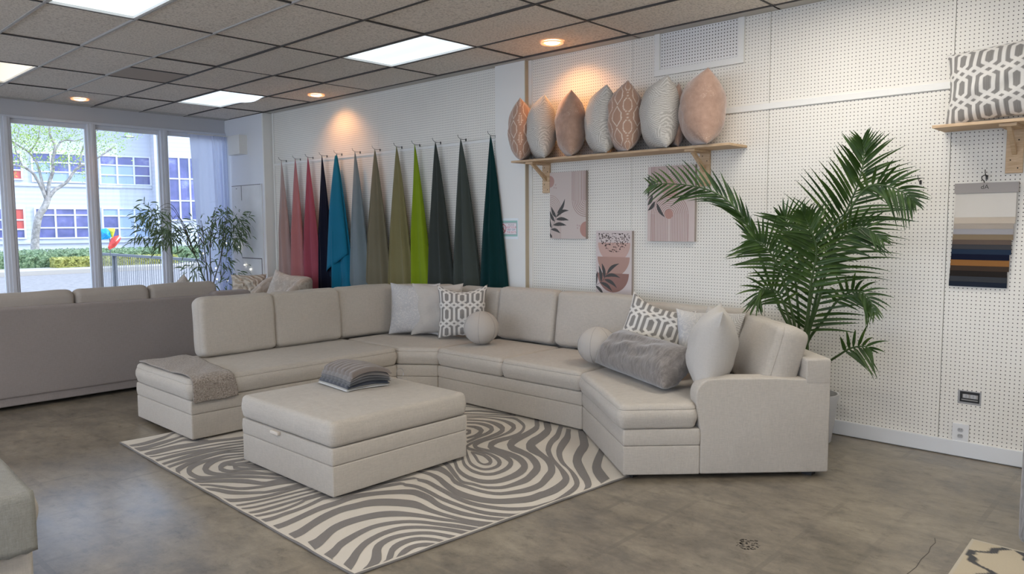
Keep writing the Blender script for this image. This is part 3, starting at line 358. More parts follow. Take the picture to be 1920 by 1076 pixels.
[(937,-344,919,-379),(781,-322,765,-356),(640,-302,624,-336),(559,-287,541,-327),(535,-276,512,-327),(519,-269,492,-333),(491,-264,460,-342),(463,-265,431,-355),(433,-283,411,-370),(400,-323,401,-382),(366,-402,409,-360),(366,-447,406,-382),(378,-477,409,-420),(397,-495,419,-449),(423,-503,439,-467),(452,-513,464,-487),(480,-534,491,-512),(511,-561,521,-540),(550,-595,561,-575),(599,-637,610,-618),(650,-681,661,-662)],
[(728,-407,712,-438),(659,-393,645,-423),(595,-380,581,-409),(554,-367,538,-402),(537,-353,515,-403),(523,-346,497,-409),(501,-348,475,-422),(474,-365,463,-432),(440,-448,483,-388),(451,-470,481,-418),(469,-489,488,-453),(491,-507,505,-478),(519,-528,532,-503),(557,-560,569,-538),(604,-605,617,-582),(654,-651,666,-628)],
[(706,-641,664,-710),(667,-583,626,-653),(630,-528,590,-598),(607,-490,565,-565),(597,-469,551,-552),(590,-454,542,-541),(581,-450,539,-526),(571,-446,536,-508),(549,-415,518,-471),(515,-358,485,-415),(480,-296,449,-356)],
[(144,-401,161,-369),(147,-441,171,-397),(151,-483,181,-424),(167,-518,197,-453),(192,-546,220,-486),(221,-575,246,-520),(253,-607,279,-551),(287,-641,315,-582),(317,-679,349,-617),(346,-723,382,-655),(371,-765,410,-696),(392,-806,428,-745),(412,-844,442,-792),(437,-868,463,-816),(466,-877,492,-821),(492,-884,522,-826),(511,-895,542,-840),(532,-910,561,-858),(569,-936,597,-886),(621,-975,651,-924),(676,-1015,706,-965)],
[(150,-575,161,-550),(168,-594,180,-568),(187,-615,200,-587),(205,-647,220,-617),(222,-691,240,-657),(240,-735,260,-698),(258,-776,279,-738),(278,-815,299,-775),(303,-844,323,-803),(333,-865,353,-825),(362,-880,381,-842),(385,-890,403,-853),(406,-896,423,-860),(432,-904,450,-868),(465,-912,482,-876),(496,-922,514,-886),(519,-934,538,-900),(544,-949,561,-918),(584,-974,601,-945),(639,-1009,656,-979),(696,-1046,714,-1016)],
[(146,-675,161,-643),(162,-705,182,-665),(178,-735,201,-689),(190,-768,217,-718),(198,-806,229,-753),(210,-843,241,-787),(232,-875,259,-822),(257,-903,280,-858),(283,-929,304,-888),(313,-953,332,-915),(337,-972,356,-936),(349,-983,367,-949),(358,-989,375,-956),(379,-998,396,-962),(409,-1008,428,-968),(442,-1017,463,-974),(474,-1023,496,-977),(509,-1027,533,-981),(558,-1034,583,-987),(622,-1042,647,-995),(689,-1051,715,-1004)],
[(144,-913,162,-882),(143,-929,166,-895),(145,-949,170,-904),(158,-968,182,-920),(180,-988,202,-942),(205,-1007,227,-962),(234,-1023,254,-980),(265,-1037,285,-995),(297,-1048,316,-1007),(331,-1056,350,-1017),(367,-1063,385,-1023),(405,-1066,424,-1026),(445,-1066,464,-1026),(482,-1067,501,-1028),(514,-1068,533,-1029),(555,-1068,574,-1031),(613,-1070,632,-1033),(681,-1072,700,-1036),(715,-1074,734,-1037)],
[(145,-1054,155,-1031),(172,-1065,182,-1041),(199,-1076,210,-1051),(229,-1085,241,-1060),(262,-1093,273,-1069),(297,-1100,308,-1077),(333,-1105,343,-1082),(369,-1109,380,-1085),(407,-1113,418,-1089),(445,-1116,456,-1094),(482,-1120,493,-1099),(512,-1125,523,-1104),(544,-1132,555,-1110),(591,-1140,603,-1119),(655,-1152,666,-1131),(722,-1165,734,-1143)],
[(145,-1115,154,-1096),(166,-1129,176,-1108),(188,-1143,199,-1119),(216,-1153,227,-1128),(250,-1159,261,-1134),(286,-1163,297,-1139),(322,-1167,333,-1143),(359,-1170,370,-1147),(397,-1172,407,-1150),(436,-1174,446,-1152),(474,-1176,484,-1155),(505,-1179,516,-1159),(538,-1184,548,-1163),(586,-1190,597,-1169),(650,-1197,661,-1176),(717,-1205,729,-1184)],
[(144,-1205,155,-1181),(167,-1215,180,-1187),(190,-1226,205,-1193),(220,-1232,236,-1197),(256,-1235,272,-1199),(293,-1236,309,-1201),(331,-1236,346,-1203),(370,-1234,384,-1204),(410,-1234,423,-1205),(450,-1233,463,-1206),(489,-1234,502,-1207),(521,-1237,534,-1211),(553,-1240,566,-1217),(602,-1246,614,-1224),(666,-1255,678,-1232),(733,-1263,746,-1241)]]
# ================================================================ ROOM SHELL
CEIL = 3.10; WX = 3.80; WY = 6.03; LX = -6.5; BY = -9.6
A0, B0 = 0.0, 0.0; DA, DB = .6096, 1.2192
struct(MB().box(LX-.2, 4.1, BY-.2, WY+.15, -.12, 0).build('floor', m_floor, smooth=False))
# ceiling: tiles with gaps where the light fixtures sit
lights = [(0, 0, 'cool'), (4, 0, 'cool'), (0, 3, 'warm'), (4, 3, 'cool'), (-4, 0, 'cool'), (-4, 3, 'cool'), (-8, 0, 'cool'), (-8, 3, 'cool'),
          (0, -3, 'cool'), (4, -3, 'cool'), (-4, -3, 'cool'), (-8, -3, 'cool'), (0, -6, 'cool'), (4, -6, 'cool'), (-4, -6, 'cool'), (-8, -6, 'cool')]
holes = {(a, b) for a, b, _ in lights}
mb = MB()
import itertools
def tilefill(a, b, x0, x1, y0, y1):
    sag = .004*sin(a*3.1+b*1.7)
    mb.box(x0, x1, y0, y1, CEIL+.006+sag, CEIL+.03)
for a in range(-11, 7):
    for b in range(-8, 5):
        if (a, b) in holes or (a, b) == (2, 2): continue
        x0 = max(LX, a*DA); x1 = min(WX, (a+1)*DA); y0 = max(BY, b*DB); y1 = min(WY, (b+1)*DB)
        if x1 <= x0 or y1 <= y0: continue
        tilefill(a, b, x0, x1, y0, y1)
mb.box(2*DA, 3*DA, 2*DB, 2.5*DB, CEIL+.006, CEIL+.03)
mb.box(2*DA, 3*DA, 2.5*DB, 3*DB, CEIL+.004, CEIL+.03, 1)
mb.box(LX-.2, 4.1, BY-.2, WY+.3, CEIL+.32, CEIL+.36, 0)  # unseen roof slab added to block light from above
struct(mb.build('ceiling', [m_tile, m_stile], smooth=False))
for side, mm, rng in (('ceiling_main', m_bar, None),):
    mb = MB()
    for a in range(-10, 7):
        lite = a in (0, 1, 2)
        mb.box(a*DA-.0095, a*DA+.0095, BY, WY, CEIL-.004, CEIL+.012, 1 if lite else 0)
    for b in range(-7, 5):
        mb.box(LX, WX, b*DB-.0075, b*DB+.0075, CEIL-.002, CEIL+.012, 0)
    mb.box(2*DA, 3*DA, 2.5*DB-.009, 2.5*DB+.009, CEIL-.002, CEIL+.01, 0)
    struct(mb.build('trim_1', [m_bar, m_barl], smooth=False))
mb = MB(); mb.box(WX-.14, WX, BY, WY, CEIL-.002, CEIL+.006); mb.box(LX, WX-.14, WY-.16, WY, CEIL-.002, CEIL+.006)
m_edge = mat('pale_ceiling_strip', (.52,.50,.46), .8)
struct(mb.build('trim_2', m_edge, smooth=False))
# right wall with pegboard
struct(MB().box(WX+.006, WX+.2, BY-.2, WY+.3, -.12, CEIL+.36).build('wall_right', m_wall, smooth=False))
mb = MB()
segs = [(.45, 2.45), (2.453, 4.90), (-1.14, .05), (-2.366, -1.143), (-3.588, -2.370), (-4.81, -3.592), (-6.03, -4.813), (-9.6, -6.033)]
for y0, y1 in segs:
    mb.box(WX-.006, WX+.006, y0, y1, .0, 2.405); mb.box(WX-.006, WX+.006, y0, y1, 2.408, CEIL)
struct(mb.build('trim_3', m_peg, smooth=False))
# batten at the eight foot seam, corner battens
mb = MB(); mb.box(WX-.018, WX-.006, -9.6, .04, 2.383, 2.428); mb.box(WX-.016, WX-.006, .46, 4.87, 2.37, 2.40)
mb.box(WX-.02, WX-.006, 4.845, 4.875, 0, CEIL); mb.box(WX-.014, WX-.006, .455, .475, 0, CEIL)
struct(bevel(mb.build('trim_4', m_white, smooth=False), .002))
# pilaster
m_side = mat('tan_board_edge', (.50,.42,.30), .7)
mb = MB(); mb.box(WX-.06, WX, .055, .455, 0, CEIL); mb.box(WX-.064, WX-.004, .046, .055, 0, CEIL, 1); mb.box(WX-.02, WX-.006, .005, .046, 0, CEIL, 0)
struct(mb.build('trim_5', [m_white, m_side], smooth=False))
# vent frame on the wall
mb = MB(); X = WX-.006
for b in ((-1.42, -1.37, 2.805, CEIL), (-2.165, -2.115, 2.805, CEIL), (-2.165, -1.37, 2.755, 2.805)): mb.box(X-.02, X, *b)
mb.box(X-.003, X, -2.115, -1.42, 2.805, CEIL, 1)
struct(bevel(mb.build('trim_6', [m_white, m_peg2], smooth=False), .002))
# baseboard
mb = MB(); mb.box(WX-.026, WX-.006, -9.6, 4.9, .006, .106)
struct(bevel(mb.build('baseboard_right', m_base, smooth=False), .003))
# chase in the corner by the window
mb = MB(); mb.box(3.655, 4.0, 4.93, WY, 0, CEIL)
struct(mb.build('wall_corner', m_wallw, smooth=False))
mb = MB(); mb.box(3.655, WX-.006, 4.90, 4.93, 0, CEIL); struct(mb.build('trim_7', m_white, smooth=False))
# patched board with cracks on the chase
mb = MB(); mb.box(3.643, 3.655, 4.97, 5.86, .15, 2.12); mb.box(3.641, 3.643, 5.02, 5.60, 1.055, 1.068, 1); mb.box(3.641, 3.643, 5.02, 5.035, .3, 1.068, 1)
mb.box(3.6405, 3.643, 5.69, 5.72, 2.07, 2.08, 1); mb.box(3.6405, 3.643, 5.555, 5.565, 1.9, 2.12, 1); mb.box(3.6405, 3.643, 5.0, 5.85, 2.112, 2.12, 1)
m_board = mat('aged_board_paint', (.72,.71,.69), .6); NT(m_board).base(NT(m_board).ramp(NT(m_board).noise(NT(m_board).coord(), 3, 5), [(.3, (.66,.65,.63)), (.7, (.76,.76,.75))]))
m_crack = mat('dark_crack', (.16,.15,.15), .9)
struct(mb.build('trim_8', [m_board, m_crack], smooth=False))
# window wall : soffit, sill wall, jambs
MULL = [(-6.5, -6.4), (-5.5, -5.41), (-4.6, -4.51), (-3.68, -3.59), (-2.77, -2.68), (-1.86, -1.77), (-.98, -.89), (-.10, -.01), (.79, .895), (1.765, 1.86), (2.70, 2.795), (3.655, 3.72)]
mb = MB(); mb.box(LX-.2, 4.0, WY, WY+.15, 2.895, CEIL+.36); struct(mb.build('wall_front', m_soffit, smooth=False))
mb = MB(); mb.box(LX-.2, 4.0, WY, WY+.15, -.12, .42); struct(mb.build('wall_front_sill', m_wallw, smooth=False))
mb = MB(); mb.box(LX, 3.655, WY-.02, WY+.03, 2.87, 2.905); mb.box(LX, 3.655, WY-.03, WY+.15, .40, .44)
struct(bevel(mb.build('trim_9', m_frame, smooth=False), .003))
for i in range(len(MULL)-1):
    a = MULL[i][1]; b = MULL[i+1][0]
    mb = MB(); mb.box(a-.003, b+.003, WY+.02, WY+.08, 2.815, 2.895); mb.box(a-.003, b+.003, WY+.02, WY+.08, .44, .50)
    mb.box(a-.003, a+.022, WY+.02, WY+.08, .5, 2.815); mb.box(b-.022, b+.003, WY+.02, WY+.08, .5, 2.815)
    fr = struct(bevel(mb.build('window_%d' % (i+1), m_frame, smooth=False), .003))
    pn = MB().box(a+.02, b-.02, WY+.048, WY+.053, .5, 2.815).build('pane', m_glass, fr, smooth=False)
for i, (a, b) in enumerate(MULL):
    mb = MB(); mb.box(a, b, WY-.035, WY+.11, .44, 2.88); mb.box(a+.03, b-.03, WY-.05, WY-.035, .44, 2.88)
    struct(bevel(mb.build('trim_%d' % (10+i), m_frame, smooth=False), .004))
# left wall: unseen openings added to let daylight in, and the back wall
mb = MB(); mb.box(LX-.2, LX, BY-.2, WY+.15, -.12, .5); mb.box(LX-.2, LX, BY-.2, WY+.15, 2.75, CEIL+.36)
for y in (-9.7, -7.6, -5.0, -2.4, .2, 2.8, 5.4): mb.box(LX-.2, LX, y, y+.6 if y > 5 else y+.18, .5, 2.75)
struct(mb.build('wall_left', m_wall, smooth=False))
struct(MB().box(LX-.2, 4.0, BY-.2, BY, -.12, CEIL+.36).build('wall_back', m_wall, smooth=False))

# ---------------------------------------------------------------- ceiling lights
def panelmat(name, c, s):
    m = mat(name, (.8,.8,.8), .4); k = NT(m)
    wv = k.n('ShaderNodeTexWave'); wv.bands_direction = 'X'; wv.inputs['Scale'].default_value = .82; wv.inputs['Distortion'].default_value = .6; wv.inputs['Detail'].default_value = 1
    k.l(k.coord(), wv.inputs[0])
    k.l(k.ramp(wv.outputs['Fac'], [(.2, sc(c, .86)), (.8, c)]), k.b.inputs['Emission Color']); k.b.inputs['Emission Strength'].default_value = s; return m
m_cool = panelmat('cool_light_diffuser', (.78,.90,1.0), PANEL_W); m_warm = panelmat('warm_light_diffuser', (1.0,.87,.66), PANEL_W*.85); m_rear = panelmat('added_fill_diffuser', (1.0,.945,.87), REAR_W)  # rear panels are unseen, added to fill the room with light
LL = {(0,0): 'cool white ceiling light panel cut by the top edge at left', (4,0): 'largest fully visible cool white ceiling light panel, above the fabrics',
      (0,3): 'warm yellowish ceiling light panel at the far left of the ceiling', (4,3): 'cool white ceiling light panel with sagging cover near the window corner'}
for a, b, kind in lights:
    x0, x1, y0, y1 = a*DA+.012, (a+1)*DA-.012, b*DB+.01, (b+1)*DB-.01; cx, cy = (x0+x1)/2, (y0+y1)/2
    t = thing('ceiling_light', LL.get((a, b), 'unseen ceiling light panel added to fill the room with light'), 'ceiling light', (cx, cy, CEIL), 'fluorescent panels in the ceiling')
    mb = MB(); mb.box(x0, x1, y0, y0+.012, CEIL-.001, CEIL+.10); mb.box(x0, x1, y1-.012, y1, CEIL-.001, CEIL+.10); mb.box(x0, x0+.012, y0, y1, CEIL-.001, CEIL+.10); mb.box(x1-.012, x1, y0, y1, CEIL-.001, CEIL+.10); mb.box(x0, x1, y0, y1, CEIL+.10, CEIL+.11)
    mb.build('frame', m_white, t, smooth=False)
    mb = MB(); n = 14; v = []; f = []
    for i in range(n+1):
        for j in range(n+1):
            u = i/n; w_ = j/n; z = CEIL+.016
            if (a, b) == (4, 3): z -= .055*max(0, (u-.35)/.65)*exp(-((w_-.30)/.22)**2)*(1+.25*sin(u*14+w_*9))
            v.append((x0+.013+(x1-x0-.026)*u, y0+.013+(y1-y0-.026)*w_, z))
    f = [(i*(n+1)+j, i*(n+1)+j+1, (i+1)*(n+1)+j+1, (i+1)*(n+1)+j) for i in range(n) for j in range(n)]
    mb.add(v, f); mb.build('diffuser', (m_cool if kind == 'cool' else m_warm) if (a, b) in LL else m_rear, t)
# recessed downlights
m_cop = mat('copper_reflector', (.75,.40,.22), .3, .6, emit=(1,.42,.18), estr=.55); m_bulb = mat('warm_bulb', (1,1,1), .5, emit=(1,.80,.52), estr=6)
DL = [(3.39, -.58, 'copper recessed downlight above the pillow shelf'), (3.40, 3.14, 'copper recessed downlight above the hanging fabrics'), (1.52, 5.45, 'copper recessed downlight near the window wall')]
for x, y, lb in DL:
    t = thing('downlight', lb, 'ceiling light', (x, y, CEIL), 'recessed downlights')
    MB().lathe([(.098, -.001), (.10, -.008), (.092, -.012), (.078, -.008), (.07, .0), (.07, .004)], 32, T=Matrix.Translation((x, y, CEIL))).build('trim_ring', m_cop, t)
    MB().lathe([(.07, -.004), (.055, -.016), (.03, -.022), (.0001, -.024)], 24, T=Matrix.Translation((x, y, CEIL+.006))).build('bulb', m_bulb, t)
    ld = bpy.data.lights.new('bulb_light', 'SPOT'); ld.energy = SPOT_W*(1.0 if y < 5 else .4); ld.color = (1, .44, .15); ld.spot_size = radians(118); ld.spot_blend = .7; ld.shadow_soft_size = .05
    lo = bpy.data.objects.new('bulb_light', ld); COL.objects.link(lo); lo.parent = t; lo.location = (0, 0, -.04)
    if x > 3: lo.rotation_euler = (0, radians(-24), 0)

# ================================================================ SECTIONAL SOFA
ss = thing('sectional_sofa', 'large oatmeal linen corner sectional sofa with angled right end seat', 'sofa', (1.9, -.4, 0))
def base(poly, name='base'):
    mb = MB(); mb.cushion(poly, .03, .206, r=.008, rc=.012, crown=0, puff=0, seam=False, wob=0); mb.cushion(poly, .207, .308, r=.010, rc=.012, crown=0, puff=.004, seam=False, wob=0)
    return mb.build(name, m_sofa, ss)
P_bench = [(.52, .316), (2.335, .316), (2.335, 1.32), (.52, 1.30)]
P_corner = [(2.342, .318), (2.558, .034), (3.52, .034), (3.52, .62), (2.95, 1.32), (2.342, 1.32)]
P_main = [(2.56, .030), (2.56, -1.556), (3.52, -1.556), (3.52, .030)]
C_, D_ = Vector((2.26, -2.68)), Vector((2.815, -3.234))
nin = Vector((.707, .707)); bk = Vector((-.707, .707))
P_cud = [(2.56, -1.562), (1.935, -2.352), tuple(C_), tuple(C_+nin*.03), tuple(D_+nin*.03-bk*-.02), (3.46, -2.60), (3.52, -2.40), (3.52, -1.562)]
for p in (P_bench, P_corner, P_main, P_cud): base(p)
def foot(x, y): MB().box(x-.03, x+.03, y-.03, y+.03, .0, .034).build('leg', m_black, ss)
for x, y in ((.60,.40),(.60,1.22),(2.2,.45),(2.2,1.2),(2.66,.0),(3.4,-.1),(2.66,-1.45),(3.4,-1.45),(2.04,-2.34),(2.80,-3.12),(3.35,-2.55)): foot(x, y)
def seat(poly, crown=.012, sd=0): return MB().cushion(poly, .309, .462, r=.032, rc=.05, crown=crown, puff=.012, seed=sd).build('seat_cushion', m_sofa, ss)
seat([(.500, .300), (2.335, .300), (2.335, 1.28), (.505, 1.28)], .012, 1)
seat([(2.345, .305), (2.555, .022), (3.30, .03), (3.30, .55), (2.85, 1.10), (2.345, 1.10)], .01, 2)
seat([(2.545, .025), (2.545, -.747), (3.32, -.747), (3.32, .025)], .022, 3)
seat([(2.545, -.751), (2.545, -1.550), (3.32, -1.550), (3.32, -.751)], .022, 4)
seat([(2.53, -1.565), (1.905, -2.345), (2.235, -2.665), (2.36, -2.585), (2.78, -3.0), (3.22, -2.50), (3.25, -1.57)], .012, 5)
# upholstered frames behind the back cushions
mb = MB(); mb.cushion([(1.05, 1.20), (2.94, 1.20), (2.94, 1.36), (1.05, 1.36)], .30, .80, r=.03, rc=.03, crown=.004, puff=0); mb.build('back_frame', m_sofa, ss)
mb = MB(); mb.cushion([(2.90, 1.20), (3.42, .56), (3.56, .66), (2.98, 1.36)], .30, .80, r=.03, rc=.03, crown=.004, puff=0); mb.build('back_frame', m_sofa, ss)
mb = MB(); mb.cushion([(3.42, .60), (3.42, -1.56), (3.56, -1.56), (3.56, .66)], .30, .80, r=.03, rc=.03, crown=.004, puff=0); mb.build('back_frame', m_sofa, ss)
mb = MB(); mb.cushion([(3.42, -1.565), (3.42, -2.42), (3.56, -2.48), (3.56, -1.565)], .30, .80, r=.03, rc=.03, crown=.004, puff=0); mb.build('back_frame', m_sofa, ss)
Dd = D_-nin*.002
q0 = Dd; q1 = Dd+bk*.15; 
mb = MB(); mb.cushion([tuple(q0), tuple(q0+nin*1.02), tuple(q1+nin*.98), tuple(q1)], .565, .725, r=.018, rc=.012, crown=.003, puff=0, seam=False, wob=.001)
mb.cushion([tuple(q0+nin*.03), tuple(q0+nin*1.0), tuple(q1+nin*.98), tuple(q1+nin*.15)], .30, .60, r=.01, rc=.01, crown=0, puff=0, seam=False)
mb.build('back_frame', m_sofa, ss)
# arm : rounded front profile extruded inward
L = (D_-C_).length; prof = [(0, .03), (0, .30), (-.022, .42), (-.030, .49)]
for a in range(0, 91, 10): prof.append((.075-.105*cos(radians(a)), .505+.105*sin(radians(a))))
prof += [(.2, .612), (.45, .610), (L-.14, .600), (L-.05, .585), (L, .583), (L, .03)]
ax = (D_-C_).normalized(); T = Matrix(((ax.x, 0, nin.x, C_.x), (ax.y, 0, nin.y, C_.y), (0, 1, 0, 0), (0, 0, 0, 1)))
mb = MB(); mb.prism(prof, 0, .135, T=T); o = mb.build('arm', m_sofa, ss, smooth=False); bevel(o, .012, 4)
for p_ in o.data.polygons: p_.use_smooth = True
# back cushions: footprint is the face (width x height), thickness along local z
def backc(c, yaw, w_, h, t, lean=8, crown=.035, z=.46, sd=0, parent=ss, m=None, name='back_cushion', slump=0):
    # c = bottom centre of the rear face; yaw = direction the front faces
    mb = MB(); poly = [(-w_/2, 0), (w_/2, 0), (w_/2-slump, h), (-w_/2+slump, h)]
    mb.cushion(poly, 0, t, r=.04, rc=.06, crown=crown, bottom_crown=.01, puff=.012, seed=sd, wob=.004, res=.04)
    n_ = Vector((cos(yaw), sin(yaw), 0)); s_ = Vector((-n_.y, n_.x, 0)); upv = Vector((0, 0, 1))
    le = radians(lean); u_ = (upv*cos(le)-n_*sin(le)); f_ = n_*cos(le)+upv*sin(le)
    T = Matrix(((s_.x, u_.x, f_.x, c[0]), (s_.y, u_.y, f_.y, c[1]), (s_.z, u_.z, f_.z, z), (0, 0, 0, 1)))
    mb2 = MB(); mb2.add(mb.v, mb.f, 0, T)
    return mb2.build(name, m or m_sofa, parent)
backc((1.268, 1.20), -pi/2, .66, .475, .19, 5, sd=1)
backc((1.935, 1.20), -pi/2, .68, .47, .18, 6, sd=2)
backc((2.60, 1.20), -pi/2-.06, .66, .47, .17, 7, sd=3)
backc((3.10, .84), radians(-140), .62, .47, .15, 8, sd=4)
backc((3.43, .30), pi, .56, .45, .17, 9, sd=5)
backc((3.44, -.33), pi, .70, .47, .19, 9, sd=6)
backc((3.44, -1.10), pi, .80, .47, .20, 9, sd=7)
backc((3.44, -1.98), pi, .90, .43, .15, 7, sd=8)
e = D_+bk*.21+nin*.38
backc((e.x, e.y), radians(135), .64, .42, .21, 16, sd=9, crown=.05)

# ================================================================ OTTOMAN
ot = thing('ottoman', 'square oatmeal linen storage ottoman on the swirl rug', 'ottoman', (1.05, -.88, .014))
PO = [(.547, -1.39), (1.558, -1.39), (1.558, -.372), (.547, -.372)]
mb = MB(); mb.cushion(PO, .034, .207, r=.008, rc=.01, crown=0, puff=0, seam=False, wob=0); mb.cushion(PO, .208, .306, r=.009, rc=.01, crown=0, puff=.003, seam=False, wob=0); mb.build('base', m_sofa, ot)
PO2 = [(.54, -1.397), (1.565, -1.397), (1.565, -.365), (.54, -.365)]
MB().cushion(PO2, .309, .455, r=.032, rc=.045, crown=.018, puff=.006, seam=False, seed=4, wob=.002).build('lid', m_sofa, ot)
for x, y in ((.62,-1.32),(1.49,-1.32),(.62,-.44),(1.49,-.44)): MB().box(x-.025, x+.025, y-.025, y+.025, .014, .036).build('leg', m_black, ot)
mb = MB(); mb.cushion([(-.045, 0), (.045, 0), (.045, .022), (-.045, .022)], 0, .022, r=.004, rc=.008, crown=.002, puff=0, seam=False, wob=0, res=.02, T=Matrix(((0,0,-1,.548),(-1,0,0,-.80),(0,1,0,.282),(0,0,0,1))))
mb.build('pull_tab', mat('cream_tab', (.62,.56,.48), .8), ot)

# ================================================================ RUG
m_rugc = fabric('cream_rug_pile', (.60,.55,.47), .06, weave=900, slub=False, bump=.35, sheen=.2, blot=5)
m_rugd = fabric('grey_rug_pile', (.165,.145,.128), .25, weave=700, slub=False, bump=.6, sheen=.3, blot=9)
m_rugb = mat('grey_rug_binding', (.17,.16,.15), .9)
rg = thing('area_rug', 'cream rug with grey swirling contour stripes under the ottoman', 'rug', (1.4, -.8, 0))
RC = [(.184, .72), (.122, -2.19), (2.72, -2.40), (2.78, .60)]
mb = MB(); mb.prism(RC, .001, .012); mb.build('pile', m_rugc, rg, smooth=False)
mb = MB()
for i in range(4):
    a = Vector((*RC[i], .006)); b = Vector((*RC[(i+1) % 4], .006)); n_ = 30
    mb.tube([a.lerp(b, t/n_)+Vector((0, 0, .0015*sin(t*1.3+i))) for t in range(n_+1)], .0065, 6)
mb.build('binding', m_rugb, rg)
mb = MB()
for si, st in enumerate(RUG):
    v = []
    for qi, (a, b, c, d) in enumerate(st): v += [(a/1000, b/1000, .0130+.00002*si+.000006*qi), (c/1000, d/1000, .0130+.00002*si+.000006*qi)]
    f = [(2*i, 2*i+1, 2*i+3, 2*i+2) for i in range(len(st)-1)]
    mb.add(v, f)
# keep every stripe inside the rug outline
def inset(p):
    P = Vector(p[:2])
    for i in range(4):
        a = Vector(RC[i]); b = Vector(RC[(i+1) % 4]); t = (b-a).normalized(); n_ = Vector((-t.y, t.x)); d = (P-a).dot(n_)
        if d < .012: P += n_*(.012-d)
    return (P.x, P.y, p[2])
mb.v = [inset(p) for p in mb.v]
mb.build('stripes', m_rugd, rg, smooth=False)
# crack and worn spot in the floor
m_ck = mat('floor_crack', (.06,.052,.042), .8)
mb = MB(); P_ = [(2.268,-3.945),(2.21,-3.962),(2.14,-3.958),(2.07,-3.968),(1.97,-3.962),(1.87,-3.968),(1.77,-3.958),(1.6,-3.96)]
for i in range(len(P_)-1):
    a = Vector(P_[i]); b = Vector(P_[i+1]); t = (b-a).normalized(); n_ = Vector((-t.y, t.x))*.0016
    mb.add([(*(a-n_), .0006), (*(a+n_), .0006), (*(b+n_), .0006), (*(b-n_), .0006)], [(0, 3, 2, 1)])
struct(mb.build('floor_crack', m_ck, smooth=False))
R = random.Random(5); mb = MB()
for q in range(70):
    a = R.uniform(0, 2*pi); d = .055*sqrt(R.random()); x, y = 1.594+d*cos(a)*1.2, -3.308+d*sin(a); r = R.uniform(.003, .008)
    mb.add([(x+r*cos(2*pi*i/7)*R.uniform(.6, 1.2), y+r*sin(2*pi*i/7), .0006) for i in range(7)], [tuple(range(7))])
struct(mb.build('floor_stain', m_ck, smooth=False))
# ================================================================ PILLOWS
def pillow_mesh(w_, h, t, col=None, ear=.05, n=26, seed=0, sag=0, wr=.006, ex=(2.6, .62, 2.6, .62)):
    # upright pillow in the local XZ plane, front = -Y, bottom edge at z = 0; col(u, v) gives the cloth colour
    mb = MB(); C = []
    def prof(u, v):
        return max(0, (1-abs(u)**ex[0]))**ex[1]*max(0, (1-abs(v)**ex[2]))**ex[3]
    R = random.Random(seed); ph = [R.uniform(0, 6) for _ in range(8)]
    idx = {}
    def arc(kx):
        tab = [0]; q0 = None
        for i in range(201):
            u = i/200; pt = (u*(w_ if kx else h)/2, t/2*(prof(u, 0) if kx else prof(0, u)))
            if q0: tab.append(tab[-1]+sqrt((pt[0]-q0[0])**2+(pt[1]-q0[1])**2))
            q0 = pt
        return tab
    AU, AV = arc(1), arc(0)
    def al(T_, u): return math.copysign(T_[min(200, int(abs(u)*200+.5))], u)
    for side in (0, 1):
        for i in range(n+1):
            for j in range(n+1):
                u = -1+2*i/n; v = -1+2*j/n
                # denser near edges
                uu = sin(u*pi/2)*.35+u*.65; vv_ = sin(v*pi/2)*.35+v*.65
                x = uu*w_/2*(1-ear*2*(1-vv_**2)*abs(uu)**2); z = vv_*h/2*(1-ear*2*(1-uu**2)*abs(vv_)**2)
                p = prof(uu, vv_); edge = (1-uu**2)*(1-vv_**2)
                d = t/2*p+edge*wr*(sin(7*uu+ph[0]+3*vv_)+sin(9*vv_+ph[1]-4*uu)+.7*sin(15*uu+ph[2])*sin(11*vv_+ph[3]))
                pk = abs(uu)**6*(1-abs(vv_)**2)+abs(vv_)**6*(1-abs(uu)**2)
                d += .25*wr*pk*sin(40*(uu if abs(vv_) > abs(uu) else vv_)+ph[4])
                z2 = z-sag*(1-uu*uu)*max(0, vv_)**2
                if i in (0, n) or j in (0, n):
                    if side == 1: continue
                    d = 0
                idx[(side, i, j)] = len(mb.v); mb.v.append((x, (-d if side == 0 else d), z2+h/2))
                if col: C.append(col(al(AU, uu), al(AV, vv_), side))
    def g(s, i, j): return idx[(0 if (i in (0, n) or j in (0, n)) else s, i, j)]
    for s in (0, 1):
        for i in range(n):
            for j in range(n):
                q = (g(s, i, j), g(s, i+1, j), g(s, i+1, j+1), g(s, i, j+1))
                mb.f.append(q if s == 0 else q[::-1]); mb.mi.append(0)
    if col: mb.col = C
    return mb
def put(mb, name, m, loc, yaw, tilt=0, roll=0, label='', cat='pillow', group=None):
    # yaw: direction the front (-Y) faces, tilt leans the top back
    o = mb.build(name, m, smooth=True)
    o.location = loc
    R = Matrix.Rotation(yaw+pi/2, 4, 'Z') @ Matrix.Rotation(-tilt, 4, 'X') @ Matrix.Rotation(roll, 4, 'Y')
    o.rotation_euler = R.to_euler()
    return tag(o, label, cat, group)
def seg_d(px, py, ax, ay, bx, by):
    dx, dy = bx-ax, by-ay; t = max(0, min(1, ((px-ax)*dx+(py-ay)*dy)/(dx*dx+dy*dy+1e-12)))
    return sqrt((px-ax-t*dx)**2+(py-ay-t*dy)**2)
def smooth01(x, a, b):
    t = max(0, min(1, (x-a)/(b-a))); return t*t*(3-2*t)
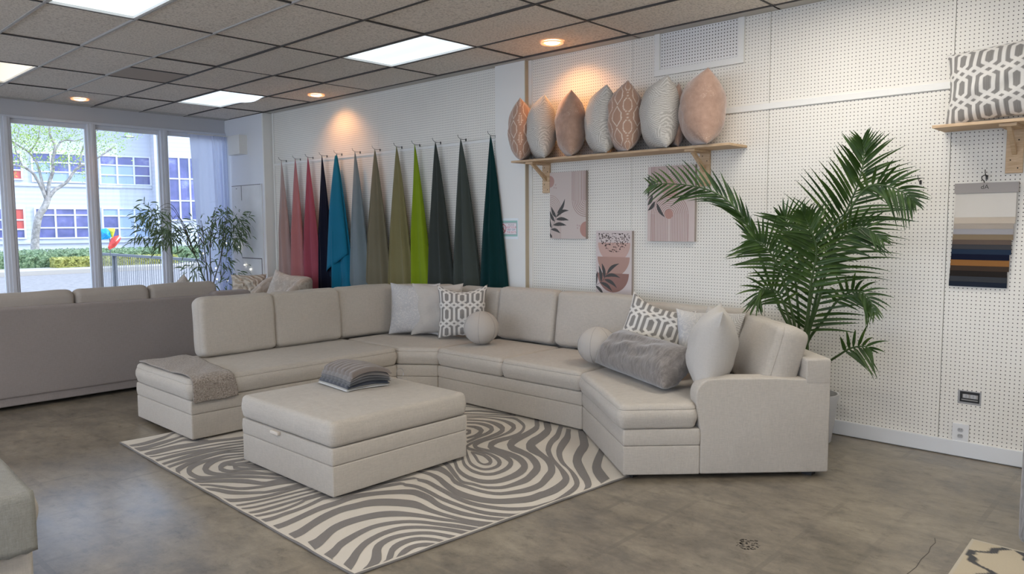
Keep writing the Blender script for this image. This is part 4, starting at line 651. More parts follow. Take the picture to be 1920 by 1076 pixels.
def lattice(p, white=(.66,.64,.60), grey=(.26,.25,.235), off=(0, 0)):
    # interlocking hexagon trellis, horizontal pitch p
    Q = 1.16*p; a = .205*p; b = .27*p; s = .66; c = Q-b-s*(p/2+a)
    segs = []
    for ky in (-1, 0, 1):
        for kx in (-1, 0, 1):
            ox, oy = kx*p, ky*Q
            for sg in (-1, 1):
                segs.append((ox+sg*a, oy-b, ox+sg*a, oy+b, 0))
                segs.append((ox+sg*p/2, oy-c, ox+sg*p/2, oy+c, 1))
                for sy in (-1, 1):
                    segs.append((ox+sg*a, oy+sy*b, ox-sg*p/2, oy+sy*(b+s*(a+p/2)), 1))
    def f(u, v, side=0):
        x = (u+off[0]+p/2) % p-p/2; y = (v+off[1]+Q/2) % Q-Q/2
        d = min(seg_d(x, y, *q[:4]) for q in segs)
        k_ = smooth01(d, .060*p, .080*p)
        st = .88+.12*sin(u*2600/4)  # woven thread
        return tuple(wv*(1-k_)+gv*k_*st for wv, gv in zip(white, grey))
    return f
def ogee(u, v, side=0, base=(.40,.245,.175), line=(.72,.62,.52)):
    p, Q = .10, .175
    col_i = floor(u/p+.5); x = u-col_i*p; y = (v+(Q/2 if int(col_i) % 2 else 0)+Q/2) % Q-Q/2
    d = 9
    for s1 in (-1, 1):
        for s2 in (-1, 1):
            d = min(d, seg_d(x, y, 0, s2*Q*.46, s1*p*.40, s2*Q*.16))
        d = min(d, seg_d(x, y, s1*p*.40, -Q*.16, s1*p*.40, Q*.16), seg_d(x, y, s1*p*.5, -Q*.06, s1*p*.40, -Q*.06))
    k_ = smooth01(d, .0022, .0042)
    return tuple(l*(1-k_)+b_*k_ for l, b_ in zip(line, base))
m_print = colmat('printed_cotton', .9, .1)
m_velcol = colmat('velvet_print', .8, .5, vary=.12)
def maze(name, c1, c2, scale, lines=9, thick=.5, bump=.2):
    m = mat(name, c1, .9, spec=.2, sheen=.2); k = NT(m); co = k.coord()
    n_ = k.noise(co, scale, 2, .5, .3); s_ = k.math('SINE', k.math('MULTIPLY', n_, lines*6.283))
    f = k.ramp(s_, [(.5-.06, (0,0,0)), (.5+thick*.5, (1,1,1))])
    fine = k.noise(co, 260, 2); k.base(k.mix(.5, k.mix(f, c2, c1), k.mix(fine, c2, c1))); k.bump(k.math('ADD', f, fine), bump, .003); return m
m_maze = maze('cream_contour_weave', (.58,.565,.54), (.42,.42,.43), 13, 9, .6)
def leafy(name, c1, c2, sc_=26, seed=0):
    m = mat(name, c1, .9, spec=.2, sheen=.15); k = NT(m); co = k.coord()
    v = k.n('ShaderNodeTexVoronoi'); v.inputs['Scale'].default_value = sc_*.42; k.l(co, v.inputs['Vector'])
    cs = k.n('ShaderNodeSeparateColor'); k.l(v.outputs['Color'], cs.inputs[0])
    rotv = k.n('ShaderNodeVectorRotate', rotation_type='AXIS_ANGLE'); rotv.inputs['Axis'].default_value = (0, 1, 0)
    k.l(co, rotv.inputs['Vector']); k.l(k.math('MULTIPLY', cs.outputs[0], 6.28), rotv.inputs['Angle'])
    wv = k.n('ShaderNodeTexWave'); wv.inputs['Scale'].default_value = sc_*.8; wv.inputs['Distortion'].default_value = 5; wv.inputs['Detail'].default_value = 2; k.l(rotv.outputs[0], wv.inputs['Vector'])
    f = k.ramp(wv.outputs['Fac'], [(.42, (0,0,0)), (.55, (1,1,1))])
    k.base(k.mix(f, c1, c2)); k.bump(wv.outputs['Fac'], .15, .003); return m
m_leafy = leafy('grey_leaf_print', (.58,.555,.51), (.41,.39,.35), 30)
m_blush = mat('blush_velvet', (.42,.275,.215), .85, sheen=.6); k = NT(m_blush)
n_ = k.noise(k.coord(), 14, 5, .7); f_ = k.noise(k.coord(), 170, 2, .6); pz = k.noise(k.coord(), 7, 3)
c_ = k.ramp(n_, [(.3, (.31,.19,.138)), (.7, (.44,.285,.21))])
sp = k.math('MULTIPLY', k.ramp(f_, [(.62, (0,0,0)), (.68, (1,1,1))]), k.ramp(pz, [(.5, (0,0,0)), (.6, (1,1,1))]))
k.base(k.mix(sp, c_, (.78,.66,.54))); k.bump(k.noise(k.coord(), 9, 5, .6, 1.5), .5, .015)
m_plain = fabric('pale_linen', (.48,.455,.42), .10)
m_boucle = fabric('grey_boucle', (.50,.465,.42), .16, weave=330, slub=False, bump=.6)
m_velv = mat('grey_plush_velvet', (.23,.205,.19), .7, sheen=.5); k = NT(m_velv)
n_ = k.noise(k.coord(scale=(3.2, 1, 1)), 16, 6, .66, .8)
k.base(k.ramp(n_, [(.32, (.105,.09,.08)), (.5, (.165,.145,.13)), (.68, (.245,.22,.198))])); k.bump(n_, .35, .01)
N_, S_ = 'NP', 'SP'
CAMD = Vector((-1.7, -4.85))
def tocam(x, y): return atan2(CAMD.y-y, CAMD.x-x)
# corner group (behind to front)
put(pillow_mesh(.50, .50, .17, seed=1), 'throw_pillow', m_maze, (2.86, .72, .478), tocam(2.9, .6)-.28, radians(10), 0, 'cream throw pillow with fine grey contour weave, leftmost in the sofa corner', group='throw pillows in the sofa corner')
put(pillow_mesh(.50, .50, .17, seed=2), 'throw_pillow', m_plain, (2.98, .52, .478), tocam(2.98, .52)-.20, radians(10), 0, 'plain pale linen throw pillow between the contour weave pillow and the trellis pillow', group='throw pillows in the sofa corner')
put(pillow_mesh(.47, .50, .16, col=lattice(.150, off=(.0, .03)), n=170, seed=3, sag=.045), 'throw_pillow', m_print, (3.02, .20, .478), tocam(3.0, .17)-.05, radians(9), 0, 'grey and white trellis throw pillow beside the round pillow in the sofa corner', group='throw pillows in the sofa corner')
def ball(loc, r, label, rot=0):
    t = thing('ball_pillow', label, 'pillow', loc, 'round pillows on the sofa', rot)
    mb = MB(); n = 20; v = []; f = []
    for i in range(n+1):
        for j in range(32):
            th = pi*i/n; ph = 2*pi*j/32; rr = r*(1-.018*exp(-((((ph+.2) % (pi/3))-pi/6)/.07)**2)*sin(th))
            v.append((rr*sin(th)*cos(ph)+1e-6*cos(ph), rr*sin(th)*sin(ph)+1e-6*sin(ph), -r*cos(th)*.93))
    for i in range(n):
        for j in range(32): f.append((i*32+j, i*32+(j+1) % 32, (i+1)*32+(j+1) % 32, (i+1)*32+j))
    mb.add(v, f); c = mb.build('cover', m_boucle, t, world=False)
    mb = MB()
    for k_ in range(6):
        a = k_*pi/3-.2+pi/6; mb.tube([(r*1.0*sin(th)*cos(a), r*1.0*sin(th)*sin(a), -r*cos(th)*.93) for th in [pi*q/16 for q in range(1, 16)]], .0016, 5)
    mb.build('seam', mat('grey_seam', (.36,.335,.31), .9) if 'grey_seam' not in bpy.data.materials else bpy.data.materials['grey_seam'], t, world=False)
    return t
ball((2.90, -.17, .478+.145), .157, 'grey round ball pillow beside the trellis pillow in the sofa corner', .3)
ball((2.82, -1.50, .478+.140), .15, 'grey round ball pillow half hidden behind the plush lumbar pillow', 1.0)
# right group
put(pillow_mesh(.50, .48, .16, col=lattice(.155, off=(.03, .0)), n=170, seed=5, sag=.05), 'throw_pillow', m_print, (3.00, -1.80, .525), tocam(3.0, -1.9)-.05, radians(24), radians(17), 'grey and white trellis throw pillow leaning behind the plush lumbar pillow', group='throw pillows at the sofa right end')
put(pillow_mesh(.46, .46, .17, seed=6), 'throw_pillow', m_maze, (2.96, -2.32, .478), tocam(2.86, -2.22)+.80, radians(12), radians(6), 'cream contour weave throw pillow between trellis pillow and large plain pillow', group='throw pillows at the sofa right end')
put(pillow_mesh(.48, .47, .15, seed=7), 'throw_pillow', m_leafy, (3.02, -2.32, .478), radians(150), radians(16), 0, 'pale leaf print throw pillow mostly hidden behind the large plain pillow', group='throw pillows at the sofa right end')
put(pillow_mesh(.56, .55, .30, seed=8, wr=.004, ex=(2.3, .65, 2.2, .72)), 'throw_pillow', m_plain, (2.545, -2.53, .475), radians(119), radians(12), 0, 'large plain grey linen throw pillow standing edge on against the arm', group='throw pillows at the sofa right end')
# plush lumbar pillow lying along the seat
mb = pillow_mesh(.90, .33, .25, seed=9, n=40, ear=.02, wr=.010, ex=(9, .6, 2.2, .55))
o = mb.build('lumbar_pillow', m_velv)
a_ = Vector((2.57, -1.62, 0)); b_ = Vector((2.20, -2.42, 0)); d_ = (b_-a_).normalized(); nn = Vector((d_.y, -d_.x, 0))
if nn.dot(Vector((-1, -1, 0))) < 0: nn = -nn
o.location = (2.385, -2.02, .49)
zz = Vector((0, 0, 1)); d_ = Vector((-.416, -.909, -.03)).normalized(); nn = Vector((-.909, .416, 0)); th = radians(50); upv = zz*cos(th)-nn*sin(th); fv = -(nn*cos(th)+zz*sin(th))
o.matrix_world = Matrix(((d_.x, fv.x, upv.x, 2.50), (d_.y, fv.y, upv.y, -1.985), (d_.z, fv.z, upv.z, .510), (0, 0, 0, 1)))
tag(o, 'long plush grey lumbar pillow lying across the angled right seat', 'pillow')

# ================================================================ PILLOW SHELVES
def shelf(y0, y1, z, x0, brackets, label):
    t = thing('wall_shelf', label, 'shelf', (WX, (y0+y1)/2, z), 'pine wall shelves')
    bevel(MB().box(x0, WX-.008, y0, y1, z-.019, z).build('board', m_wood, t, smooth=False), .002)
    for by in brackets:
        mb = MB(); mb.box(WX-.026, WX-.007, by-.045, by+.045, z-.30, z-.019)
        bevel(mb.build('wall_cleat', m_wood, t, smooth=False), .002)
        mb = MB(); mb.box(x0+.03, WX-.026, by-.045, by+.045, z-.038, z-.0195); bevel(mb.build('support_arm', m_wood, t, smooth=False), .002)
        mb = MB(); T = Matrix(((1,0,0,0),(0,0,1,by-.012),(0,1,0,0),(0,0,0,1)))
        mb.prism([(WX-.19, z-.038), (WX-.027, z-.15), (WX-.027, z-.19), (WX-.24, z-.038)], 0, .024, T=T); mb.build('brace', m_wood, t, smooth=False)
        for zz_ in (-.06, -.10, -.22, -.27): MB().sphere((WX-.0265, by+(.02 if zz_ in (-.06, -.22) else -.02), z+zz_), .004, 5).build('screw', m_dark, t)
    return t
shelf(-2.20, .02, 2.128, 3.50, [-.18, -1.85], 'long pine wall shelf holding the row of blush and grey pillows')
shelf(-4.55, -3.55, 2.128, 3.50, [-3.943], 'pine wall shelf at the right edge holding a trellis pillow')
sp_ = [(-.10, 'og', .0, 'blush hexagon line pillow, leftmost on the long pine shelf'), (-.36, 'lf', .1, 'grey leaf print pillow, second from left on the long pine shelf'),
       (-.66, 'bl', -.1, 'plain blush velvet pillow, third from left on the long pine shelf'), (-.99, 'lf', .15, 'grey leaf print pillow in the middle of the long pine shelf'),
       (-1.28, 'og', 0, 'blush hexagon line pillow right of the shelf middle'), (-1.61, 'lf', .05, 'grey leaf print pillow beside the speckled blush pillow on the long shelf'),
       (-1.97, 'bl', .1, 'speckled blush velvet pillow, frontmost at the right end of the long shelf')]
first = {}
EY = [-.238, -.48, -.821, -1.165, -1.395, -1.737, -2.11]
for i, (y, kd, dy, lb) in enumerate(sp_):
    mb = pillow_mesh(.44, .56, (.25, .27, .27, .29, .30, .31, .34)[i], col=ogee if kd == 'og' else None, n=150 if kd == 'og' else 30, seed=20+i, ear=.03, wr=.0045, ex=(2.6, .6, 2.5, .62))
    o = put(mb, 'shelf_pillow', {'og': m_velcol, 'lf': m_leafy, 'bl': m_blush}[kd], (3.56, EY[i]+.17, 2.118), radians((128, 138, 130, 136, 131, 136, 129)[i]), radians(0), 0, lb, group='pillows standing on the long shelf')
put(pillow_mesh(.45, .50, .16, seed=41), 'shelf_pillow', m_blush, (3.70, -1.62, 2.13), radians(128), 0, 0, 'blush velvet pillow mostly hidden behind the speckled one on the long shelf', group='pillows standing on the long shelf')
put(pillow_mesh(.56, .47, .17, col=lattice(.152, off=(.02, .02)), n=190, seed=30, sag=-.02), 'throw_pillow', m_print, (3.60, -3.86, 2.132), pi-.12, radians(10), radians(-3), 'grey and white trellis pillow on the right wall shelf')

# ================================================================ HANGING FABRICS
FB = [('dusty pink', (.40,.29,.265), 4.54, 4.62, 4.33, 0), ('salmon pink', (.46,.19,.19), 4.18, 4.37, 4.00, 0), ('deep rose', (.37,.085,.12), 3.87, 4.04, 3.63, 0), ('black navy', (.006,.010,.030), 3.54, 3.66, 3.32, 0),
      ('teal blue', (.006,.16,.27), 3.21, 3.43, 2.92, 1), ('pale steel blue', (.19,.235,.25), 2.82, 2.95, 2.55, 0), ('khaki brown', (.20,.175,.11), 2.42, 2.63, 2.16, 0), ('olive gold', (.23,.20,.09), 2.01, 2.19, 1.74, 0),
      ('lime green', (.24,.34,.012), 1.69, 1.76, 1.43, 0), ('charcoal green', (.062,.072,.062), 1.34, 1.49, 1.06, 0), ('grey green', (.085,.10,.085), .94, 1.08, .64, 0), ('dark teal green', (.004,.055,.055), .50, .65, .27, 0)]
for i, (nm, c, yt, ya, yb, extra) in enumerate(FB):
    R = random.Random(50+i)
    mf = fabric('cloth_'+nm.replace(' ', '_'), sc(c, (.95,.85,.8,.6,.85,.85,.8,.85,.8,.62,.62,.5)[i]), .10, weave=500, slub=False, bump=.15, sheen=.06, blot=6)
    ph = [R.uniform(0, 6.3) for _ in range(4)]; nf = R.choice((2, 3, 3))
    def cone(zt, zb, ya, yb, xo=0, slant=0):
        mb = MB(); nz, ns = 46, 64; v = []
        for a in range(nz+1):
            t = a/nz; ww = .006+(1-.006)*(t**.80)
            for s in range(ns):
                q = 2*pi*s/ns; sx = cos(q); sy = sin(q)
                yl = yt+(ya-yt)*ww*1.06; yr = yt+(yb-yt)*ww*1.06; yc = (yl+yr)/2; hw = abs(yl-yr)/2
                dpt = .062*min(1, t*2.2)*(.75+.25*t)+.004
                fold = 1+(.42*sin(nf*2*q+ph[0]+t*.8)+.20*sin((nf*3+1)*q+ph[1]))*min(1, t*3)*(1 if sy > 0 else .3)
                y = yc+sx*hw*(1+.05*sin(3*q+ph[2])*t); x = 3.715-xo-(sy*dpt*fold if sy > 0 else sy*.028*min(1, t*3))
                z = zt+(zb-zt)*t+slant*(y-yc)*t
                v.append((x, y, z))
        f = [(a*ns+s, a*ns+(s+1) % ns, (a+1)*ns+(s+1) % ns, (a+1)*ns+s) for a in range(nz) for s in range(ns)]
        f += [tuple(range(ns))[::-1], tuple(range(nz*ns, (nz+1)*ns))]
        return mb.add(v, f)
    zb = .82; k_ = (2.425-.25)/(2.425-zb)
    yA = yt+(ya-yt)*k_**.80; yB = yt+(yb-yt)*k_**.80
    yA = min(yA, ya+.10); yB = max(yB, yb-.08)
    g_ = thing('hanging_fabric', nm+' fabric length hanging in a cone from a wall hook', 'fabric', (3.715, yt, 2.43), 'fabrics hanging on the pegboard')
    cone(2.425, .25, yA, yB).build('cloth', mf, g_)
    if extra:
        mb = MB(); v = []; nz = 30; ns = 40
        for a in range(nz+1):
            t = a/nz
            for s in range(ns+1):
                u = s/ns; zc = 2.40+(.93+.24*u-2.40)*t; ww = ((2.425-zc)/(2.425-.82))**.80
                yl = yt+(ya-yt)*ww*1.10; yr = yt+(yb-yt)*ww*1.0; y = yl+(yr-yl)*u
                x = 3.715-.012-(.052*min(1, t*2.2)+.006)*sqrt(max(0, 1-(2*u-1)**2))*(1+.25*sin(5*u+1))-.012*t; v.append((x, y, zc))
        f = [(a*(ns+1)+s, a*(ns+1)+s+1, (a+1)*(ns+1)+s+1, (a+1)*(ns+1)+s) for a in range(nz) for s in range(ns)]
        mb.add(v, f); o = mb.build('top_layer', mf, g_); sm = o.modifiers.new('thick', 'SOLIDIFY'); sm.thickness = .004
def peg_hook(y, z, label, ln=.11):
    t = thing('peg_hook', label, 'hook', (WX, y, z), 'metal pegboard hooks')
    mb = MB(); mb.tube([(WX-.004, y, z), (WX-ln*.6, y, z-.003), (WX-ln*.9, y, z+.002), (WX-ln-.012, y, z+.022), (WX-ln-.016, y, z+.04)], .0024, 7)
    mb.build('wire', m_dark, t); MB().box(WX-.012, WX-.0065, y-.006, y+.006, z-.02, z+.008).build('clip', m_dark, t, smooth=False)
ORD = ['first', 'second', 'third', 'fourth', 'fifth', 'sixth', 'seventh', 'eighth', 'ninth', 'tenth', 'eleventh', 'twelfth']
for i, q in enumerate(FB): peg_hook(q[2], 2.424, 'metal hook holding the '+q[0]+' fabric')
peg_hook(-3.423, 1.80, 'empty metal hook on the pegboard beside the palm', .06)
peg_hook(-3.80, 1.815, 'metal hook holding the fabric swatch book', .05)

# ================================================================ ART CANVASES (printed grid on a stretched canvas)
BLK = (.085,.083,.08)
def leafshape(u, v, x0, y0, x1, y1, wd, bend=.12):
    dx, dy = x1-x0, y1-y0; L = sqrt(dx*dx+dy*dy); t = ((u-x0)*dx+(v-y0)*dy)/(L*L)
    if t < 0 or t > 1: return False
    d = ((u-x0)*-dy+(v-y0)*dx)/L-bend*L*sin(pi*t)
    return abs(d) < wd*sin(pi*min(1, t**.8))**1.0*.5+.0012
def sprig(u, v, leaves, stem):
    for l in leaves:
        if leafshape(u, v, *l): return True
    return min(seg_d(u, v, *a, *b) for a, b in zip(stem[:-1], stem[1:])) < .0016
def arcs(u, v, cx, cy, radii, up_=1, tl=.0022):
    # concentric arches: half circle above (up_=1) or below (-1) with straight legs
    dy = (v-cy)*up_
    d = sqrt((u-cx)**2+dy*dy) if dy > 0 else abs(u-cx)
    return any(abs(d-r) < tl for r in radii)
W_, H_ = .43, .62
# coordinates u 0..W (left to right), v 0..H (bottom to top)
P1, L1_, RO = (.58,.49,.45), (.30,.17,.145), (.42,.25,.21)
def art1(u, v):
    c = (.60,.52,.48); k_ = W_/515.
    X = lambda x: (x-55)*W_/515; Y = lambda y: (1010-y)*H_/920
    lv = [(X(165), Y(655), X(275), Y(462), .030, -.10), (X(155), Y(705), X(330), Y(622), .030, .14), (X(150), Y(740), X(330), Y(755), .030, .05), (X(110), Y(820), X(295), Y(825), .032, .06), (X(75), Y(880), X(208), Y(935), .026, .10), (X(148), Y(715), X(75), Y(565), .030, .06), (X(125), Y(770), X(58), Y(625), .030, .08), (X(80), Y(860), X(58), Y(715), .026, .12), (X(85), Y(1000), X(55), Y(940), .02, 0)]
    if sprig(u, v, lv, [(X(60), Y(1000)), (X(75), Y(880)), (X(125), Y(780)), (X(165), Y(660))]): return BLK
    if arcs(u, v, X(560), Y(480), [X(380)-X(560) and abs(X(xx)-X(560)) for xx in (380, 402, 424, 446, 468, 490, 512, 534, 552)], -1): return L1_
    if v < Y(430)+.02 and arcs(u, v, X(60), Y(600), [abs(X(xx)-X(60)) for xx in (215, 195, 175, 155, 135, 115, 95)], 1, .0017): return (.36,.24,.20)
    if (u-X(55))**2+(v-Y(215))**2 < (.055)**2: return (.46,.29,.25)
    if (u-X(575))**2+(v-Y(880))**2 < (.072)**2: return (.45,.26,.22)
    for a, b in ((140, 262), (120, 300), (148, 305), (452, 825), (456, 862), (480, 832)):
        if (u-X(a))**2+(v-Y(b))**2 < .0085**2: return (.50,.38,.36)
    return c
def art2(u, v):
    X = lambda x: (x-75)*.447/570; Y = lambda y: (1020-y)*H_/930
    for l in [(X(75), Y(325), X(235), Y(262), .026, .08), (X(75), Y(250), X(95), Y(195), .02, 0), (X(190), Y(545), X(290), Y(718), .028, -.08), (X(165), Y(520), X(78), Y(632), .030, .08), (X(135), Y(440), X(70), Y(570), .030, .08), (X(85), Y(370), X(72), Y(470), .024, 0)]:
        if leafshape(u, v, *l): return BLK
    if (u-X(340))**2+(v-Y(680))**2 < .040**2: return (.46,.27,.23)
    if v > Y(345) and arcs(u, v, X(345), Y(165), [abs(X(x)-X(345)) for x in (122, 142, 162, 182, 202, 222, 242, 262, 282, 302, 322)], -1, .0022): return L1_
    if v < Y(430) and arcs(u, v, X(345), Y(690), [abs(X(x)-X(345)) for x in (122, 142, 162, 182, 202, 222, 242, 262, 282, 302, 322)], 1, .0022) : return L1_
    if (u-X(350))**2+(v-Y(360))**2 < .078**2: return (.56,.38,.34)
    return (.60,.50,.47)
DOTS = [(random.uniform(0, 1), random.uniform(0, 1), random.uniform(.003, .0065)) for _ in range(260)]
def art3(u, v):
    X = lambda x: (x-85)*.40/525; Y = lambda y: (1010-y)*H_/945
    lv = [(X(245), Y(690), X(415), Y(545), .030, .10), (X(215), Y(730), X(430), Y(735), .028, .12), (X(210), Y(770), X(385), Y(875), .030, .10), (X(150), Y(815), X(320), Y(925), .030, .10), (X(80), Y(862), X(200), Y(985), .026, .06), (X(208), Y(745), X(170), Y(550), .032, -.06), (X(160), Y(800), X(125), Y(580), .032, -.06), (X(85), Y(850), X(110), Y(660), .028, .05)]
    if sprig(u, v, lv, [(X(75), Y(860)), (X(150), Y(815)), (X(205), Y(760)), (X(245), Y(690))]): return BLK
    def bowl(cx, top, r): return v < top and (u-cx)**2+(v-top)**2 < r*r
    if bowl(X(345), Y(135), .170):
        for a, b, r in DOTS:
            if (u-a*.36-.02)**2+(v-(Y(135)-b*.18))**2 < r*r: return (.07,.05,.045)
    if bowl(X(330), Y(680), .170): return (.30,.17,.145)
    if bowl(X(335), Y(455), .174): return (.44,.28,.235)
    if bowl(X(342), Y(265), .174): return (.56,.38,.33)
    return (.63,.55,.53)
m_art = colmat('canvas_print', .8, 0, weave=600, bump=.12, vary=.04)
def canvas(y_left, z0, w_, h, fn, label):
    t = thing('canvas_print', label, 'picture', (WX-.006, y_left-w_/2, z0), 'canvas prints on the pegboard')
    X = WX-.006-.032
    mb = MB(); mb.box(X+.001, WX-.007, y_left-w_, y_left, z0, z0+h)
    mb.build('stretcher_sides', mat('canvas_side', (.36,.31,.28), .9) if 'canvas_side' not in bpy.data.materials else bpy.data.materials['canvas_side'], t, smooth=False)
    nu, nv = 230, 330; v = []; C = []
    for j in range(nv+1):
        for i in range(nu+1):
            u = w_*i/nu; vv_ = h*j/nv; v.append((X, y_left-u, z0+vv_)); C.append(fn(u, vv_))
    f = [(j*(nu+1)+i, j*(nu+1)+i+1, (j+1)*(nu+1)+i+1, (j+1)*(nu+1)+i) for j in range(nv) for i in range(nu)]
    mb = MB(); mb.add(v, f); mb.col = C; mb.build('print', m_art, t, smooth=False)
canvas(-.238, 1.395, .43, .62, art1, 'pink canvas print with black leaf sprig and lined arch, nearest the pilaster')
canvas(-1.327, 1.383, .447, .625, art2, 'pink canvas print of two facing striped arches behind the palm frond')
canvas(-.785, .875, .385, .595, art3, 'pink canvas print of three stacked bowls with leaves, lowest above the sofa')

# ================================================================ SIGN
sg = thing('notice_sign', 'small teal bordered notice with red prohibition circle on the pilaster', 'sign', (WX-.06, .285, 1.49))
X = WX-.0605
mb = MB(); mb.box(X-.002, X, .148, .424, 1.385, 1.592); mb.build('sheet', mat('sign_white', (.80,.84,.86), .5), sg, smooth=False)
mb = MB(); mb.box(X-.003, X-.002, .160, .415, 1.412, 1.568); mb.build('teal_border', mat('sign_teal', (.30,.55,.48), .5), sg, smooth=False)
mb = MB(); mb.box(X-.0037, X-.003, .168, .407, 1.428, 1.550); mb.build('grey_border', mat('sign_grey', (.42,.43,.45), .5), sg, smooth=False)
mb = MB(); mb.box(X-.0045, X-.0037, .175, .400, 1.436, 1.542); mb.build('panel', mat('sign_pink_white', (.85,.78,.80), .5), sg, smooth=False)
T = onwall(X-.005, .352, 1.489)
mb = MB(); n = 36
v = [(r*cos(2*pi*i/n)*.95, r*sin(2*pi*i/n), 0) for i in range(n) for r in (.037, .045)]
mb.add(v, [(2*i, 2*i+1, (2*i+3) % (2*n), (2*i+2) % (2*n)) for i in range(n)], 0, T)
mb.add([(-.030, .026, .0002), (-.024, .031, .0002), (.031, -.025, .0002), (.025, -.031, .0002)], [(0, 3, 2, 1)], 0, T)
mb.build('prohibition_circle', mat('sign_red', (.45,.08,.09), .5), sg, smooth=False)
mb = MB()
for dx, dy, a in ((-.018, -.008, .3), (.010, .012, -.4), (-.004, -.024, 1.4)):
    mb.add([(dx+.006*cos(q*pi/5)*1.0, dy+.011*sin(q*pi/5), 0) for q in range(10)], [tuple(range(10))], 0, T)
mb.build('feet_symbol', mat('sign_symbol', (.52,.45,.47), .5), sg, smooth=False)
for i, (tx, c) in enumerate((('PLEASE', (.35,.28,.30)), ('KEEP YOUR', (.55,.15,.18)), ('FEET OFF', (.10,.16,.25)), ('THE SEATS', (.55,.15,.18)))):
    vv_, ff_ = text_mesh(tx, .0265); mb = MB(); mb.add(vv_, ff_, 0, onwall(X-.005, .239, 1.525-.024*i))
    mb.build('lettering', mat('sign_ink_%d' % i, c, .5), sg, smooth=False)

# ================================================================ SWATCH BOOK
swb = thing('swatch_book', 'hanging book of upholstery swatches from cream to navy and brown', 'swatch book', (WX-.03, -3.80, 1.78))
X = WX-.03; yl, yr = -3.632, -3.972
def quadT(y0, y1, z0, z1, x): return [(x, y0, z0), (x, y1, z0), (x, y1, z1), (x, y0, z1)]
rows = [((.60,.57,.52), 1.722, 1.56), ((.50,.43,.35), 1.565, 1.520), ((.37,.32,.27), 1.525, 1.487), ((.32,.31,.32), 1.49, 1.452), ((.22,.165,.105), 1.455, 1.418), ((.115,.085,.068), 1.42, 1.388), ((.05,.05,.055), 1.39, 1.358), ((.016,.030,.058), 1.36, 1.326), ((.003,.006,.022), 1.328, 1.290), ((.27,.12,.035), 1.292, 1.252), ((.050,.032,.022), 1.255, 1.220), ((.018,.014,.012), 1.222, 1.184), ((.04,.044,.05), 1.186, 1.150), ((.012,.018,.032), 1.152, 1.118)]
for i, (c, zt, zb) in enumerate(rows):
    x = X+.001*i-.003; mb = MB(); dy = .0035*sin(i*2.1)-.001*i
    mb.box(x, x+.0012, yr+.006-dy+.0015*i, yl-.004+.0015*i, zb, 1.74 if i == 0 else zt+.012)
    mb.build('swatch', fabric('swatch_%d' % i, c, .10, weave=600, slub=False, bump=.15), swb, smooth=False)
mb = MB(); mb.box(X-.008, X+.014, yr-.004, yl+.002, 1.712, 1.775); bevel(mb.build('header_bar', mat('grey_card', (.31,.285,.27), .6), swb, smooth=False), .001)
v1, f1 = text_mesh('dA', .038); mb = MB(); mb.add(v1, f1, 0, onwall(X-.0086, -3.797, 1.748)); mb.tube([(X-.0086, -3.808, 1.762), (X-.0086, -3.814, 1.770)], .0006, 4)
v1, f1 = text_mesh('in haus', .008)
mb.build('monogram', m_dark, swb, smooth=False)
mb = MB(); mb.tube([(X, -3.792, 1.775), (X, -3.790, 1.787), (X, -3.779, 1.796), (X, -3.776, 1.808), (X, -3.784, 1.820), (X-.006, -3.797, 1.824), (X-.006, -3.812, 1.815)], .003, 8); mb.build('hanger_hook', m_dark, swb)

# ================================================================ OUTLETS, FUSE BOX
m_out = mat('white_plastic_plate', (.74,.74,.73), .4)
def socket_face(mb, T, mi=0):
    mb.add([(.0165*cos(a)*1.0, max(-.0125, min(.0125, .0165*sin(a))), z) for z in (0, .003) for a in [2*pi*i/20 for i in range(20)]], [tuple(range(20))[::-1], tuple(range(20, 40))]+[(i, (i+1) % 20, 20+(i+1) % 20, 20+i) for i in range(20)], mi, T)
    return mb
mat('socket_grey', (.42,.42,.42), .5)
t = thing('wall_outlet', 'white duplex outlet with cover plate low on the pegboard wall', 'outlet', (WX-.006, -3.72, .15))
bevel(MB().box(WX-.020, WX-.0065, -3.768, -3.672, .098, .222).build('cover_plate', m_out, t, smooth=False), .003)
for z in (.180, .140):
    mb = MB(); socket_face(mb, onwall(WX-.020, -3.720, z)); s_ = mb.build('socket', bpy.data.materials['socket_grey'], t, smooth=False)
    mb = MB()
    for dx in (-.006, .006): mb.box(WX-.0238, WX-.0228, -3.720+dx-.001, -3.720+dx+.001, z-.001, z+.007)
    mb.build('slots', m_black, s_, smooth=False)
t = thing('bare_outlet', 'uncovered duplex outlet set sideways in a dark cutout of the pegboard', 'outlet', (WX-.006, -3.755, .40))
mb = MB(); mb.box(WX-.0075, WX-.0062, -3.826, -3.694, .353, .440); mb.build('cutout_edge', mat('raw_hardboard', (.33,.33,.33), .9), t, smooth=False)
mb = MB(); mb.box(WX-.0085, WX-.0075, -3.817, -3.706, .366, .434); mb.build('recess', m_black, t, smooth=False)
mb = MB(); mb.box(WX-.0105, WX-.0086, -3.808, -3.716, .378, .384); mb.box(WX-.0105, WX-.0086, -3.808, -3.722, .392, .418); mb.build('yoke', mat('galvanised_steel', (.35,.33,.30), .5, .6), t, smooth=False)
for y in (-3.742, -3.783):
    mb = MB(); socket_face(mb, onwall(WX-.0105, y, .406)); s_ = mb.build('socket', bpy.data.materials['socket_grey'], t, smooth=False)
    mb = MB()
    for dz in (-.005, .005): mb.box(WX-.0142, WX-.0134, y-.004, y+.003, .406+dz-.001, .406+dz+.001)
    mb.build('slots', m_black, s_, smooth=False)
t = thing('fuse_box', 'white metal box mounted on the wall right of the sheer curtain', 'box', (3.655, 5.55, 2.69))
bevel(MB().box(3.53, 3.655, 5.36, 5.70, 2.555, 2.83).build('case', m_white, t, smooth=False), .004)
